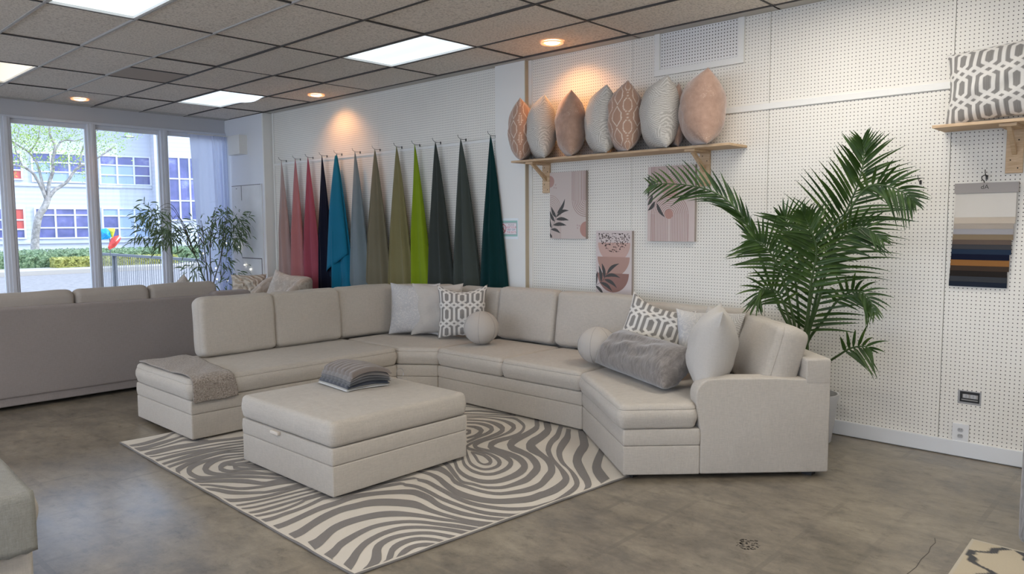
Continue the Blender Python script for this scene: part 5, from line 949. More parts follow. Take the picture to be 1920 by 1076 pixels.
MB().lathe([(.0001, .012), (.012, .012), (.014, 0)], 16, T=Matrix(((1,0,0,3.60),(0,0,-1,5.36),(0,1,0,2.69),(0,0,0,1)))).build('knob', m_white, t)

wrinkle(m_plain, .35)
# ================================================================ THROWS AND SAMPLES
m_throw = mat('grey_brown_boucle_throw', (.34,.29,.24), .95, spec=.1, sheen=.4); k = NT(m_throw); n_ = k.noise(k.coord(), 110, 3, .7); k.base(k.ramp(n_, [(.32, (.16,.13,.105)), (.5, (.34,.285,.235)), (.68, (.52,.46,.40))])); k.bump(n_, 1.0, .012)
tw = None
v = []; C = []; path = []
# path over the bench end: from the rear edge, across the top, over the front edge and down
for a in range(0, 41):
    t = a/40; path.append((1.235-.90*t, .478+.004*sin(t*9)))
for a in range(1, 9):
    q = pi/2*a/8; path.append((.335-.045*sin(q)-.006, .478-.045*(1-cos(q))))
for a in range(1, 14): path.append((.282+.001*sin(a), .433-.0105*a))
n = 26
mb = MB()
for i, (y, z) in enumerate(path):
    for j in range(n+1):
        u = j/n; x0 = .525 if i < 41 else .525; x1 = .865+.02*sin(i*.13)+(.06*(1-min(1, i/40.))-.03)
        x = x0+(x1-x0)*u
        v.append((x, y+(-.002*sin(u*7) if i > 40 else 0), z+.003*sin(u*9+i*.4)+(.006 if i <= 40 else 0)))
f = [(i*(n+1)+j, i*(n+1)+j+1, (i+1)*(n+1)+j+1, (i+1)*(n+1)+j) for i in range(len(path)-1) for j in range(n)]
mb.add(v, f); o = mb.build('throw_blanket', m_throw); s_ = o.modifiers.new('t', 'SOLIDIFY'); s_.thickness = .009; s_.offset = 1
tag(o, 'grey brown boucle throw draped over the left end of the bench seat', 'blanket')
# stack of plush samples
layers = [('white cotton', (.62,.62,.60), 0), ('cream fleece', (.50,.48,.43), 0), ('navy plush', (.020,.028,.045), 1), ('charcoal plush', (.055,.058,.062), 1), ('slate plush', (.10,.10,.105), 1), ('light grey plush', (.17,.155,.145), 1), ('taupe ribbed plush', (.175,.145,.125), 2)]
st = thing('sample_stack', 'ring bound stack of ribbed plush fabric samples on the ottoman', 'fabric samples', (1.18, -.66, .47))
SA = Vector((1.012, -.845)); ang = radians(-10.)  # front corner
ex = Vector((cos(radians(-4)), sin(radians(-4)))); ey = Vector((cos(radians(80)), sin(radians(80))))
# axes from photo: long side runs from front corner to the right, short side to the left back
ex = Vector((1, -.13)).normalized(); ey = Vector((.10, 1)).normalized()
SA = Vector((1.003, -.872)); LX_, LY_ = .31, .40
zc = .473
for li, (nm, c, rib) in enumerate(layers):
    th_ = (.006, .008, .016, .012, .012, .018, .022)[li]; nu, nv = 40, 56; v = []
    mfab = fabric('sample_'+nm.replace(' ', '_'), c, .18, weave=400, slub=False, bump=.5, sheen=.5, blot=20)
    for side in (0, 1):
        for i in range(nu+1):
            for j in range(nv+1):
                u = i/nu; w_ = j/nv
                arch = .034*(li/6)*sin(pi*min(1, u*1.05))**.8 + .010*sin(pi*w_)*(li/6)
                rb = 0
                if rib and side: rb = abs(sin(pi*(w_*7.5+.25*sin(u*5+li)*u)))**.7*(.013 if rib == 2 else .006)*(1-.5*u*(rib == 2))
                e = min(1, min(u, 1-u, w_, 1-w_)/.03)**.5
                z = zc+arch+(th_*e*.9+rb*e if side else (1-e)*th_*.3)
                ins = .003*sin(li*2.3); p = SA+ex*(LX_*u*(1-.01*li)+ins+.006*li)+ey*(LY_*w_+.004*sin(li*1.7)+.003*sin(u*8+li)+.025*sin(u*3.0)*(1-li/6))
                v.append((p.x, p.y, z))
    N1 = (nu+1)*(nv+1); f = []
    for i in range(nu):
        for j in range(nv):
            a = i*(nv+1)+j; q = (a, a+nv+1, a+nv+2, a+1); f.append(tuple(t_+N1 for t_ in q)); f.append(q[::-1])
    bd = [i*(nv+1) for i in range(nu+1)]+[nu*(nv+1)+j for j in range(1, nv+1)]+[i*(nv+1)+nv for i in range(nu-1, -1, -1)]+[j for j in range(nv-1, 0, -1)]
    for a, b in zip(bd, bd[1:]+bd[:1]): f.append((a, b, b+N1, a+N1))
    mb = MB(); mb.add(v, f); o = mb.build('sample', mfab, st); o['label'] = nm+' sample in the stack'
    zc += th_*.93+(.002 if rib else 0)
rc_ = SA+ex*.425+ey*.05
mb = MB(); mb.tube([(rc_.x+.028*cos(a)*ex.x, rc_.y+.028*cos(a)*ex.y, .53+.034*sin(a)) for a in [2*pi*i/28 for i in range(29)]], .0016, 6); mb.build('binding_ring', mat('steel_ring', (.5,.5,.5), .3, 1), st)

# ================================================================ OTHER FURNITURE
# sofa seen from behind
bs = thing('sofa', 'greige sofa seen from behind, facing the shop windows', 'sofa', (.4, 2.9, 0))
T = Matrix(((1,0,0,0),(0,0,1,2.40),(0,1,0,0),(0,0,0,1)))
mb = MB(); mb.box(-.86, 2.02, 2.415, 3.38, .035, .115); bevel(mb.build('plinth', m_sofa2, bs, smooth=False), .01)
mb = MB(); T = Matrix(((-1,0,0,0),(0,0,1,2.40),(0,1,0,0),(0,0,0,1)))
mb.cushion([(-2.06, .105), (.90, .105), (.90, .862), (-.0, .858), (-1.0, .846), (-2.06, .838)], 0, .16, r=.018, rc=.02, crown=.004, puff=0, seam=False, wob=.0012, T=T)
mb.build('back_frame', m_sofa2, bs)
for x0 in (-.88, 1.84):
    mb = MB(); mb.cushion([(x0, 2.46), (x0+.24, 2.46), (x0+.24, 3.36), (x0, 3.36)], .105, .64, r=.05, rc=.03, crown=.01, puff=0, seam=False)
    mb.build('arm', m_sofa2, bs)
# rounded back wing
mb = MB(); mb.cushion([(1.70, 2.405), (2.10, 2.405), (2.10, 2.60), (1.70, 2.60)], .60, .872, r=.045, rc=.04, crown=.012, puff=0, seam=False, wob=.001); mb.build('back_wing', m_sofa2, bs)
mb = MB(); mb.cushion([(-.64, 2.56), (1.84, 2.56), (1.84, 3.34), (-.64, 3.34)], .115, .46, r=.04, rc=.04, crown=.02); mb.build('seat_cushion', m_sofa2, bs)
m_bc = fabric('greige_cushion_linen', (.40,.36,.32), .08)
for x, w_ in ((-.22, .66), (.12, .74), (.815, .64), (1.47, .66)):
    if x < 0: continue
    backc((x, 2.575), pi/2, w_, .50, .17, 4, sd=int(x*10), z=.455, parent=bs, m=m_bc, crown=.03)
backc((-.50, 2.575), pi/2, .50, .50, .17, 4, sd=33, z=.455, parent=bs, m=m_bc, crown=.03)
m_cushp = maze('beige_line_weave', (.50,.46,.42), (.40,.36,.32), 14, 8)
put(pillow_mesh(.38, .38, .13, seed=60), 'throw_pillow', m_cushp, (1.80, 3.10, .615), radians(60), radians(8), radians(38), 'beige throw pillow peeking over the back of the greige sofa')
# barrel armchair with contour pattern
m_chair = maze('cream_swirl_upholstery', (.62,.585,.53), (.40,.35,.29), 4.5, 6, .55, .15)
ac = thing('armchair', 'cream swirl patterned barrel armchair in front of the pink fabrics', 'armchair', (3.02, 3.55, 0))
mb = MB(); v = []; ns = 40
def chz(a): # top height around the shell, a = 0 at back centre
    return .74+.17*max(0, cos(a*.62))**1.6-.06
ring = []
for i in range(ns+1):
    a = -2.25+4.5*i/ns; ca, sa = cos(a), sin(a)
    # back faces +x
    ro, ri = .44, .31
    sq = 1+.10*abs(sin(2*a))
    zt = .60+.29*smooth01(cos(a), -.72, .60)
    prof = [(ro*.94, .05), (ro*.98, .30), (ro, zt-.05), (ro-.012, zt-.015), (ro-.045, zt), (ri+.045, zt), (ri+.01, zt-.02), (ri, zt-.06), (ri, .30)]
    ring.append(len(v)); v += [(3.00+r*sq*ca, 3.60+r*sq*sa, z) for r, z in prof]
m_ = 9; f = [(ring[i]+j, ring[i+1]+j, ring[i+1]+j+1, ring[i]+j+1) for i in range(ns) for j in range(m_-1)]
f += [tuple(ring[0]+j for j in range(m_)), tuple(ring[-1]+j for j in range(m_))[::-1]]
mb.add(v, f); mb.build('shell', m_chair, ac)
mb = MB(); mb.cushion([(3.00+.30*cos(a)-.08*(cos(a) < -.3), 3.60+.30*sin(a)) for a in [2*pi*i/14 for i in range(14)]], .28, .50, r=.05, rc=.05, crown=.02); mb.build('seat_cushion', m_chair, ac)
MB().lathe([(.0001, .0), (.28, .0), (.28, .05), (.0001, .05)], 28, T=Matrix.Translation((3.0, 3.6, 0))).build('swivel_base', m_black, ac)
put(pillow_mesh(.46, .46, .17, seed=61), 'throw_pillow', maze('cream_line_pillow', (.60,.56,.50), (.44,.40,.35), 8, 7), (3.0, 3.54, .52), radians(200), radians(20), radians(12), 'cream patterned pillow standing in the swirl patterned armchair')
# second seat edge with a ruffled pillow behind
ac2 = thing('bench_seat', 'cream upholstered bench behind the armchair under a ruffled pillow', 'bench', (3.05, 4.68, 0))
mb = MB(); mb.cushion([(2.55, 4.45), (3.45, 4.45), (3.45, 4.88), (2.55, 4.88)], .10, .60, r=.04, rc=.04, crown=.01); mb.build('seat', m_chair, ac2)
for x in (2.62, 3.38):
    for y in (4.52, 4.80): MB().box(x-.02, x+.02, y-.02, y+.02, 0, .11).build('leg', m_black, ac2)
m_ruf = mat('cream_ruffled_cotton', (.64,.58,.48), .9); k = NT(m_ruf); wv = k.n('ShaderNodeTexWave'); wv.bands_direction = 'DIAGONAL'; wv.inputs['Scale'].default_value = 7; wv.inputs['Distortion'].default_value = 9; k.l(k.coord(), wv.inputs[0])
k.base(k.ramp(wv.outputs['Fac'], [(.2, (.50,.44,.35)), (.6, (.68,.63,.54))])); k.bump(wv.outputs['Fac'], .8, .02)
put(pillow_mesh(.46, .30, .16, seed=62, wr=.012), 'throw_pillow', m_ruf, (3.16, 4.52, .595), radians(235), radians(16), 0, 'cream ruffled pillow beside the armchair near the window corner')
# near left ottoman with a cloth
m_cloth = fabric('sage_grey_cloth', (.27,.265,.235), .35, bump=.6)
no = thing('upholstered_bench', 'beige upholstered bench cut by the left edge of the picture', 'bench', (-1.3, -1.0, 0))
NB = [(-1.75, -1.35), (-.885, -1.40), (-.835, -.30), (-1.70, -.25)]
mb = MB(); mb.cushion([(-1.70, -1.33), (-.880, -1.375), (-.822, -.31), (-1.65, -.26)], .02, .30, r=.012, rc=.02, crown=0, puff=0, seam=False); mb.build('base', m_sofa, no)
mb = MB(); mb.cushion([(-1.71, -1.35), (-.857, -1.395), (-.805, -.28), (-1.66, -.23)], .30, .452, r=.035, rc=.04, crown=.01, puff=.008); mb.build('seat_cushion', m_sofa, no)
for x, y in ((-1.65, -1.25), (-1.0, -1.27), (-.93, -.42), (-1.6, -.38)): MB().box(x-.03, x+.03, y-.03, y+.03, 0, .022).build('leg', m_black, no)
# cloth over it, hanging on the near side
mb = MB(); v = []; n = 40; path = [(-.36, .468)]+[(-.36-.98*t/20, .468) for t in range(1, 21)]+[(-1.355-.042*sin(q*pi/16), .468-.042*(1-cos(q*pi/16))) for q in range(1, 9)]+[(-1.402+.0*q, .426-.026*q) for q in range(1, 9)]
for i, (y, z) in enumerate(path):
    for j in range(n+1):
        u = j/n; s_ = -1.69+(.815)*u+(.045*(1-min(1, i/22)))*u; yy = y-.045*(u-.5)
        v.append((s_, yy-.002*sin(j*.9)*(i > 28), z+.002*sin(j*.7+i*.5)+(-.012*u**8 if i < 22 else 0)+(.004*sin(j*2.1) if i == len(path)-1 else 0)))
f = [(i*(n+1)+j, i*(n+1)+j+1, (i+1)*(n+1)+j+1, (i+1)*(n+1)+j) for i in range(len(path)-1) for j in range(n)]
mb.add(v, f); o = mb.build('table_cloth', m_cloth); s_ = o.modifiers.new('t', 'SOLIDIFY'); s_.thickness = .004; s_.offset = 1
o.name = 'fabric_throw'; tag(o, 'sage grey woven cloth with frayed edge over the bench at lower left', 'cloth')
# chair at the right edge
m_ch = mat('brushed_grey_fabric', (.22,.205,.195), .9, sheen=.4); k = NT(m_ch); n_ = k.noise(k.coord(scale=(30, 30, 3)), 8, 4, .6); k.base(k.ramp(n_, [(.3, (.15,.14,.135)), (.7, (.34,.325,.315))])); k.bump(n_, .3)
rc2 = thing('grey_sofa', 'brushed grey upholstered sofa end cut by the right edge of the picture', 'sofa', (2.7, -4.8, 0))
mb = MB(); mb.cushion([(2.385, -4.262), (2.50, -4.262), (2.50, -5.10), (2.385, -5.10)], .03, .672, r=.03, rc=.03, crown=.01, puff=.004); mb.build('arm', m_ch, rc2)
mb = MB(); mb.cushion([(2.51, -4.32), (3.30, -4.32), (3.30, -5.05), (2.51, -5.05)], .05, .45, r=.03, rc=.03, crown=.01); mb.build('seat', m_ch, rc2)
for x, y in ((2.43, -4.33), (2.43, -5.02), (3.2, -4.4), (3.2, -5.0)): MB().box(x-.02, x+.02, y-.02, y+.02, 0.012, .05).build('leg', m_black, rc2)
# patterned rug lower right
m_r2 = colmat('cream_trellis_rug', .95, .1, weave=500, bump=.3)
def quatre(u, v):
    # rounded trellis lines of charcoal on cream
    p = .34; Q = .30
    x = u/p; y = v/Q
    a = x+.5*y; 
    def ln(x, y):
        w1 = y-.5*(1 if (floor(x) % 2) else 0)
        return w1
    best = 9
    for k_ in (-1, 0, 1, 2):
        for s_ in (1, -1):
            # zig-zag bracket line
            yy = y*1.0; t = (x+k_*0) % 1
            br = (.5*(1-cos(2*pi*x)))*s_*.38+.06*s_*sin(6*pi*x)
            d = abs(((y-br) % 1+.5) % 1-.5)*Q; best = min(best, d)
    return best
v = []; C = []; nu, nv = 150, 130
R0 = Vector((2.352, -4.085)); ux = Vector((-1.0, -.02)).normalized(); uy = Vector((-.02*-1*-1, -1)).normalized()
for i in range(nu+1):
    for j in range(nv+1):
        a = 1.3*i/nu; b = 1.1*j/nv; p = R0+ux*a+uy*b; d = quatre(a+.14, b-.02); k_ = smooth01(d, .016, .022)
        edge = min(a, b) < .014
        c = tuple(.055*(1-k_)+q*k_ for q in (.50,.43,.31)) if not edge else (.50,.45,.36)
        v.append((p.x, p.y, .011)); C.append(c)
f = [(i*(nv+1)+j, i*(nv+1)+j+1, (i+1)*(nv+1)+j+1, (i+1)*(nv+1)+j) for i in range(nu) for j in range(nv)]
mb = MB(); mb.add(v, f); mb.col = C; o = mb.build('trellis_rug', m_r2, smooth=False); s_ = o.modifiers.new('t', 'SOLIDIFY'); s_.thickness = .01; s_.offset = -1 if o.data.polygons[0].normal.z > 0 else 1
tag(o, 'cream rug with charcoal trellis lines at the bottom right corner', 'rug')

# ================================================================ PALM
m_palm = leafmat('palm_leaf', [(.3, (.016,.045,.006)), (.55, (.036,.085,.010)), (.75, (.09,.145,.028))], .14)
m_stem = mat('palm_stem', (.055,.10,.030), .5)
m_pot = mat('pale_grey_pot', (.50,.50,.50), .5); m_soil = mat('dark_soil', (.03,.022,.016), .95)
pt = thing('potted_palm', 'tall green palm with long arching fronds in a grey pot', 'plant', (3.525, -2.875, 0))
T = Matrix.Translation((3.525, -2.875, 0))
MB().lathe([(.0001, .002), (.105, .002), (.11, .01), (.148, .30), (.155, .32), (.155, .345), (.143, .345), (.138, .29), (.0001, .28)], 36, T=T).build('pot', m_pot, pt)
MB().lathe([(.137, .285), (.08, .30), (.0001, .302)], 24, T=T).build('soil', m_soil, pt)
PF = {
'a': ([(3.5,-2.77,.64),(3.4,-2.66,.93),(3.25,-2.6,1.23),(3.15,-2.55,1.47),(3.1,-2.44,1.65),(3.05,-2.31,1.75),(3.05,-2.12,1.8),(3.05,-1.92,1.82),(3.05,-1.80,1.81)], .40, .29, 21),
'b': ([(3.55,-2.78,.63),(3.5,-2.84,.86),(3.45,-2.92,1.16),(3.4,-3.02,1.45),(3.38,-3.11,1.64),(3.36,-3.18,1.81),(3.36,-3.20,1.96),(3.36,-3.19,2.05)], .20, .42, 46),
'c': ([(3.55,-2.79,.64),(3.45,-2.91,1.01),(3.3,-3.04,1.35),(3.2,-3.17,1.59),(3.15,-3.29,1.74),(3.12,-3.41,1.75),(3.1,-3.52,1.7),(3.1,-3.58,1.64)], .60, .19, 15),
'd': ([(3.55,-2.75,.63),(3.5,-2.75,.89),(3.45,-2.74,1.15),(3.4,-2.73,1.39),(3.4,-2.69,1.54),(3.38,-2.65,1.58)], .50, .27, 22),
'e': ([(3.5,-2.76,.64),(3.35,-2.77,.9),(3.2,-2.77,1.13),(3.1,-2.73,1.31),(3.02,-2.68,1.4),(3.0,-2.61,1.42)], .48, .27, 22),
'f': ([(3.5,-2.79,.64),(3.35,-2.87,.87),(3.2,-2.95,1.14),(3.12,-3.01,1.35),(3.05,-2.99,1.5),(3.0,-2.96,1.60)], .45, .30, 26),
'g': ([(3.6,-2.77,.63),(3.55,-2.91,.86),(3.5,-3.03,1.02),(3.45,-3.15,1.08),(3.42,-3.24,1.04),(3.4,-3.29,.94)], .45, .19, 14),
'h': ([(3.6,-2.77,.45),(3.5,-2.92,.54),(3.4,-3.06,.64),(3.35,-3.16,.71),(3.3,-3.26,.74),(3.28,-3.31,.72)], .58, .20, 8),
'j': ([(3.5,-2.76,.64),(3.35,-2.75,.86),(3.25,-2.73,1.02),(3.18,-2.69,1.09),(3.12,-2.64,1.08),(3.1,-2.62,.98)], .45, .22, 15),
'k': ([(3.55,-2.80,.63),(3.42,-2.86,.98),(3.30,-2.98,1.28),(3.25,-3.12,1.45),(3.22,-3.26,1.50),(3.2,-3.38,1.42)], .48, .24, 20),
}
def spline(P, n):
    P = [Vector(p) for p in P]; Q = [P[0]*2-P[1]]+P+[P[-1]*2-P[-2]]; o = []
    for i in range(1, len(Q)-2):
        for k_ in range(n):
            t = k_/n; a, b, c, d = Q[i-1:i+3]
            o.append(.5*((2*b)+(c-a)*t+(2*a-5*b+4*c-d)*t*t+(3*b-3*c+d-a)*t**3))
    return o+[P[-1]]
view = Vector((fw.x, fw.y, 0)).normalized()
for key, (pts, t0, L, nl) in PF.items():
    R = random.Random(ord(key))
    pts = [(3.52+(pts[0][0]-3.55)*.5, -2.86+(pts[0][1]+2.78)*.6, .29)]+pts
    S = spline(pts, 8); n = len(S)
    mb = MB(); mb.tube(S, [.011*(1-i/n)+.0022 for i in range(n)], 7, 1)
    for q in range(nl):
        t = t0+(1-t0)*(q+.3)/nl
        for side in (-1, 1):
            tt = min(.998, t+R.uniform(-.004, .004)); fi = tt*(n-1); i0 = int(fi); P = S[i0].lerp(S[min(n-1, i0+1)], fi-i0)
            tan = (S[min(n-1, i0+2)]-S[max(0, i0-2)]).normalized()
            vw = (P-Vector((-1.7, -4.85, 1.5))).normalized()
            sd = tan.cross(vw).normalized()*side
            k_ = (t-t0)/(1-t0); prof = (.62+.55*sin(pi*min(1, k_*1.02+.10)))*(1-.55*k_**4)
            ln = L*prof*R.uniform(.88, 1.06)
            spread = .92-.60*k_**1.5
            dr = (tan*(1-spread*.55)+sd*spread+vw*R.uniform(-.38, .12)).normalized()
            if key == 'a' : dr = (tan*.75+Vector((0, 0, 1))*(.62 if side > 0 else -.55)+vw*R.uniform(-.3, .25)+Vector((0, 0, .2))).normalized()
            wd = .0115*R.uniform(.85, 1.15)*(1-.35*k_); drp = R.uniform(.10, .28)*(1.5 if key in 'cgh' else 1)
            c = []; m_n = 6
            for s in range(m_n+1):
                u = s/m_n; pz = P+dr*ln*u+Vector((0, 0, -drp*ln*u*u))
                if pz.x > 3.775: pz.x = 3.775-.01*u
                c.append(pz)
            nrm = dr.cross(tan.cross(dr)).normalized() if False else tan
            lat = (dr.cross(vw)).normalized(); lat = (lat+vw*R.uniform(-.5, .5)).normalized()
            up2 = dr.cross(lat).normalized(); v = []
            for s, pz in enumerate(c):
                u = s/m_n; ww = wd*(min(1, u*5+.25))*(1-u**2.2)+.0004
                v += [tuple(pz-lat*ww+up2*ww*.25), tuple(pz-up2*ww*.15), tuple(pz+lat*ww+up2*ww*.25)]
            f = []
            for s in range(m_n): f += [(3*s, 3*s+1, 3*s+4, 3*s+3), (3*s+1, 3*s+2, 3*s+5, 3*s+4)]
            mb.add(v, f, 0)
    mb.v = [(min(x, 3.78), y, z) for x, y, z in mb.v]
    mb.build('frond', [m_palm, m_stem], pt)

# ================================================================ BAMBOO IN THE WINDOW CORNER
m_bam = leafmat('bamboo_leaf', [(.3, (.06,.10,.045)), (.55, (.15,.22,.10)), (.75, (.32,.38,.22))], .45, 14)
m_cane = mat('bamboo_cane', (.09,.085,.05), .6); m_basket = mat('terracotta_pot', (.40,.20,.12), .8)
bt = thing('bamboo_plant', 'leafy artificial bamboo plant standing behind the greige sofa by the window', 'plant', (2.97, 5.25, 0))
T = Matrix.Translation((2.97, 5.25, 0))
MB().lathe([(.0001, .002), (.13, .002), (.17, .32), (.165, .33), (.15, .30), (.0001, .28)], 28, T=T).build('pot', m_basket, bt)
CL = [(2.20,1.70),(2.14,1.46),(2.38,1.54),(2.54,1.50),(2.68,1.46),(2.93,1.50),(3.24,1.67),(3.40,1.62),(3.21,1.37),(3.36,1.33),(3.26,1.04),(3.38,.85),(2.88,1.04),(2.83,1.44),(2.70,1.20),(2.95,1.37),(3.08,1.38),(2.71,.95),(3.14,.66),(2.30,1.66),(2.46,1.40),(3.30,1.50),(3.12,1.55),(2.28,1.36)]
NODES = [(2.80, 5.27, 1.12), (2.90, 5.22, 1.28), (3.02, 5.30, 1.22), (3.14, 5.26, 1.05)]
for i, nd in enumerate(NODES):
    MB().tube(spline([(2.97+.03*(i-1.5), 5.25, .28), (2.97+.035*(i-1.5), 5.25, .7), nd], 8), [.011-.0003*q for q in range(17)], 7).build('cane', m_cane, bt)
for ci, (cx, cz) in enumerate(CL):
    R = random.Random(100+ci); cy = 5.28+R.uniform(-.16, .16)
    mid = Vector((2.97+(cx-2.97)*.25, 5.26, .3+(max(cz, 1.1)-.3)*.62)); hi = Vector(((cx+2.97)/2+(cx-2.97)*.12, (cy+5.26)/2, max(cz, 1.2)+.08))
    nd = min(NODES, key=lambda q: abs(q[0]-(2.97+(cx-2.97)*.4))); nd = (nd[0], nd[1], nd[2]-.25*(cz < 1.1))
    S = spline([nd, ((nd[0]+cx)/2, (nd[1]+cy)/2, max(nd[2], cz)+.10), (cx, cy, cz)] if cz > .8 else [nd, (cx, cy, cz)], 8)
    mb = MB(); mb.tube(S, [.0035*(1-i/len(S))+.0014 for i in range(len(S))], 6, 1)
    nl = (74 if abs(cx-2.9) > .3 else 30) if cz > 1.1 else 40
    for q in range(nl):
        c = Vector((cx, cy, cz))+Vector((R.gauss(0, .085), R.gauss(0, .06), R.gauss(0, .07)))
        out = (c-Vector((cx, cy, cz))).normalized(); sd = 1 if cx > 2.97 else -1
        dr = (out*.7+Vector((R.uniform(-.5, .9)*sd, R.uniform(-.5, .5), R.uniform(-.9, .25)))).normalized()
        ln = R.uniform(.065, .125); lat = dr.orthogonal().normalized(); lat = (Matrix.Rotation(R.uniform(0, 3.1), 3, dr) @ lat); wd = ln*.085; v = []
        for s in range(5):
            u = s/4; p = c+dr*ln*u+Vector((0, 0, -.03*u*u)); ww = wd*sin(pi*min(1, u*.93+.07))**.8
            v += [tuple(p-lat*ww), tuple(p+lat*ww)]
        v = [(min(a, 3.635), b, c_) for a, b, c_ in v]
        mb.add(v, [(2*s, 2*s+1, 2*s+3, 2*s+2) for s in range(4)], 0)
    mb.build('branch', [m_bam, m_cane], bt)
# string lights
slt = thing('string_lights', 'thin string of tiny warm bulbs draped in the window corner', 'string lights', (3.4, 5.7, 1.2))
BU = [(3.06,5.68,1.37),(3.22,5.7,1.30),(3.44,5.68,1.28),(3.60,5.62,1.22),(3.10,5.7,1.14),(3.28,5.7,.92),(3.62,5.5,.96),(3.63,5.35,.90),(3.29,5.7,.76),(3.45,5.7,.73),(3.63,5.45,.72),(3.41,5.7,.58)]
m_fl = mat('fairy_bulb', (1,1,1), .4, emit=(1,.93,.78), estr=5)
mb = MB(); mb.tube(spline([BU[i] for i in (0,1,2,3,6,7,10,9,11,8,5,4)], 6), .0012, 4); mb.build('wire', mat('clear_wire', (.5,.52,.5), .5), slt)
for b in BU: MB().sphere(b, .0095, 5).build('bulb', m_fl, slt)
# sheer curtain with rod
cu = thing('sheer_curtain', 'white sheer curtain gathered at the right end of the window wall', 'curtain', (3.35, 5.93, 2.87))
mb = MB(); v = []; ns, nz = 110, 24
for a in range(nz+1):
    t = a/nz
    for s in range(ns+1):
        u = s/ns; x = 3.08+.115*t*(1-u)+.545*u+.02*u*t; amp = .012 if u < .6 else .035
        fr = 26*u if u < .6 else 15.6+62*(u-.6)
        y = 5.945+amp*sin(fr+.6*t)*(.5+.5*t)-(.03*(u > .6)); 
        if a == 0: y = 5.945+.006*sin(fr*2)
        v.append((min(x, 3.645), y, 2.86-2.70*t))
f = [(a*(ns+1)+s, a*(ns+1)+s+1, (a+1)*(ns+1)+s+1, (a+1)*(ns+1)+s) for a in range(nz) for s in range(ns)]
mb.add(v, f); mb.build('fabric', m_sheer, cu)
mb = MB(); mb.tube([(3.05, 5.94, 2.855), (3.65, 5.94, 2.855)], .008, 8); mb.build('rod', m_white, cu)

# ================================================================ OUTSIDE
m_asph = mat('pale_asphalt', (.36,.33,.31), .95); k = NT(m_asph); k.base(k.ramp(k.noise(k.coord(), 6, 6, .75), [(.35, (.16,.15,.145)), (.65, (.26,.245,.235))]))
m_conc = mat('kerb_concrete', (.36,.33,.29), .9)
m_fac = mat('white_facade_boards', (.50,.52,.57), .8); k = NT(m_fac); wv = k.n('ShaderNodeTexWave'); wv.bands_direction = 'Z'; wv.inputs['Scale'].default_value = 1.1; k.l(k.coord(), wv.inputs[0]); k.bump(wv.outputs['Fac'], .5, .02)
m_blueg = mat('blue_tinted_pane', (.13,.15,.34), .15, spec=.6); k = NT(m_blueg); k.base(k.ramp(k.noise(k.coord(), .9, 4, .6), [(.35, (.06,.07,.19)), (.58, (.115,.12,.30)), (.75, (.30,.33,.50))]))
m_paleg = mat('pale_covered_pane', (.30,.39,.52), .3); m_redg = mat('red_covered_pane', (.55,.09,.07), .3)
struct(MB().box(-60, 70, WY+.15, 120, -.30, -.15).build('ground', m_asph, smooth=False))
struct(MB().box(-60, 70, WY+.15, 10.6, -.15, -.04).build('sidewalk', m_conc, smooth=False))
cd = Vector((.982, -.191)); cn = Vector((-.191*-1, .982)); P0 = Vector((15.977, 51.10))
def Tf(): return Matrix(((cd.x, 0, -cn.x, P0.x), (cd.y, 0, -cn.y, P0.y), (0, 1, 0, 0), (0, 0, 0, 1)))
TF = Tf()   # (s, z, outwards)
bd = thing('shop_building', 'white two storey boarded building with blue tinted windows across the street', 'building', (P0.x, P0.y, -.15))
mb = MB(); mb.box(-26, 4.02, -.15, 9.2, -8, 0, 0, TF); mb.box(4.02, 22, -.15, 9.2, -8, 1.35, 0, TF)
mb.box(-26, 22, 9.2, 9.5, -8, 1.5, 0, TF)
mb.box(-26, 4.0, 4.18, 4.36, 0, .10, 0, TF); mb.box(-26, 4.0, .42, .56, 0, .12, 0, TF)
mb.build('wall', m_fac, bd, smooth=False)
m_wf = mat('white_window_frame', (.60,.61,.63), .6)
def fwin(s0, s1, z0, z1, cols, rows, panes, zo=0, label=None):
    mb = MB(); fwid = .11
    xs = [s0+(s1-s0)*i/cols for i in range(cols+1)]; zs = [z0]+[z0+(z1-z0)*r_ for r_ in rows]+[z1]
    for x in xs: mb.box(x-fwid/2, x+fwid/2, z0-.05, z1+.05, zo, zo+.14, 0, TF)
    for z in zs: mb.box(s0-.05, s1+.05, z-.045, z+.045, zo, zo+.12, 0, TF)
    fr = mb.build('window', m_wf, bd, smooth=False)
    for mi, mm in enumerate((m_blueg, m_paleg, m_redg)):
        mb = MB(); any_ = False
        for i in range(cols):
            for j in range(len(zs)-1):
                if panes(i, j) == mi: mb.box(xs[i], xs[i+1], zs[j], zs[j+1], zo+.02, zo+.05, 0, TF); any_ = True
        if any_: mb.build('pane', mm, fr, smooth=False)
fwin(-3.08, .30, .78, 2.74, 3, (.35, .78), lambda i, j: 0)
fwin(.82, 3.80, .74, 2.76, 3, (.33, .75), lambda i, j: 1 if i or j == 2 else 0)
fwin(-3.10, .05, 4.5, 6.36, 3, (.35, .68), lambda i, j: 1 if j == 0 or (i == 0 and j < 2) else 0)
fwin(.80, 3.95, 4.42, 6.36, 3, (.33, .68), lambda i, j: 0 if j == 2 or i == 2 else 1)
fwin(-5.9, -3.68, .80, 2.72, 3, (.30, .62), lambda i, j: 2 if j > 0 and i != 1 else 0)
fwin(-5.9, -3.68, 4.6, 6.3, 3, (.35, .68), lambda i, j: 2 if j == 0 else 0)
fwin(-9.6, -6.6, .80, 2.72, 3, (.35, .68), lambda i, j: 0); fwin(-9.6, -6.6, 4.5, 6.36, 3, (.35, .68), lambda i, j: 0)
fwin(4.85, 6.95, 1.95, 6.35, 3, (.31, .66, ), lambda i, j: 0, 1.35)
fwin(8.2, 11.0, 1.95, 6.35, 3, (.31, .66, ), lambda i, j: 0, 1.35)
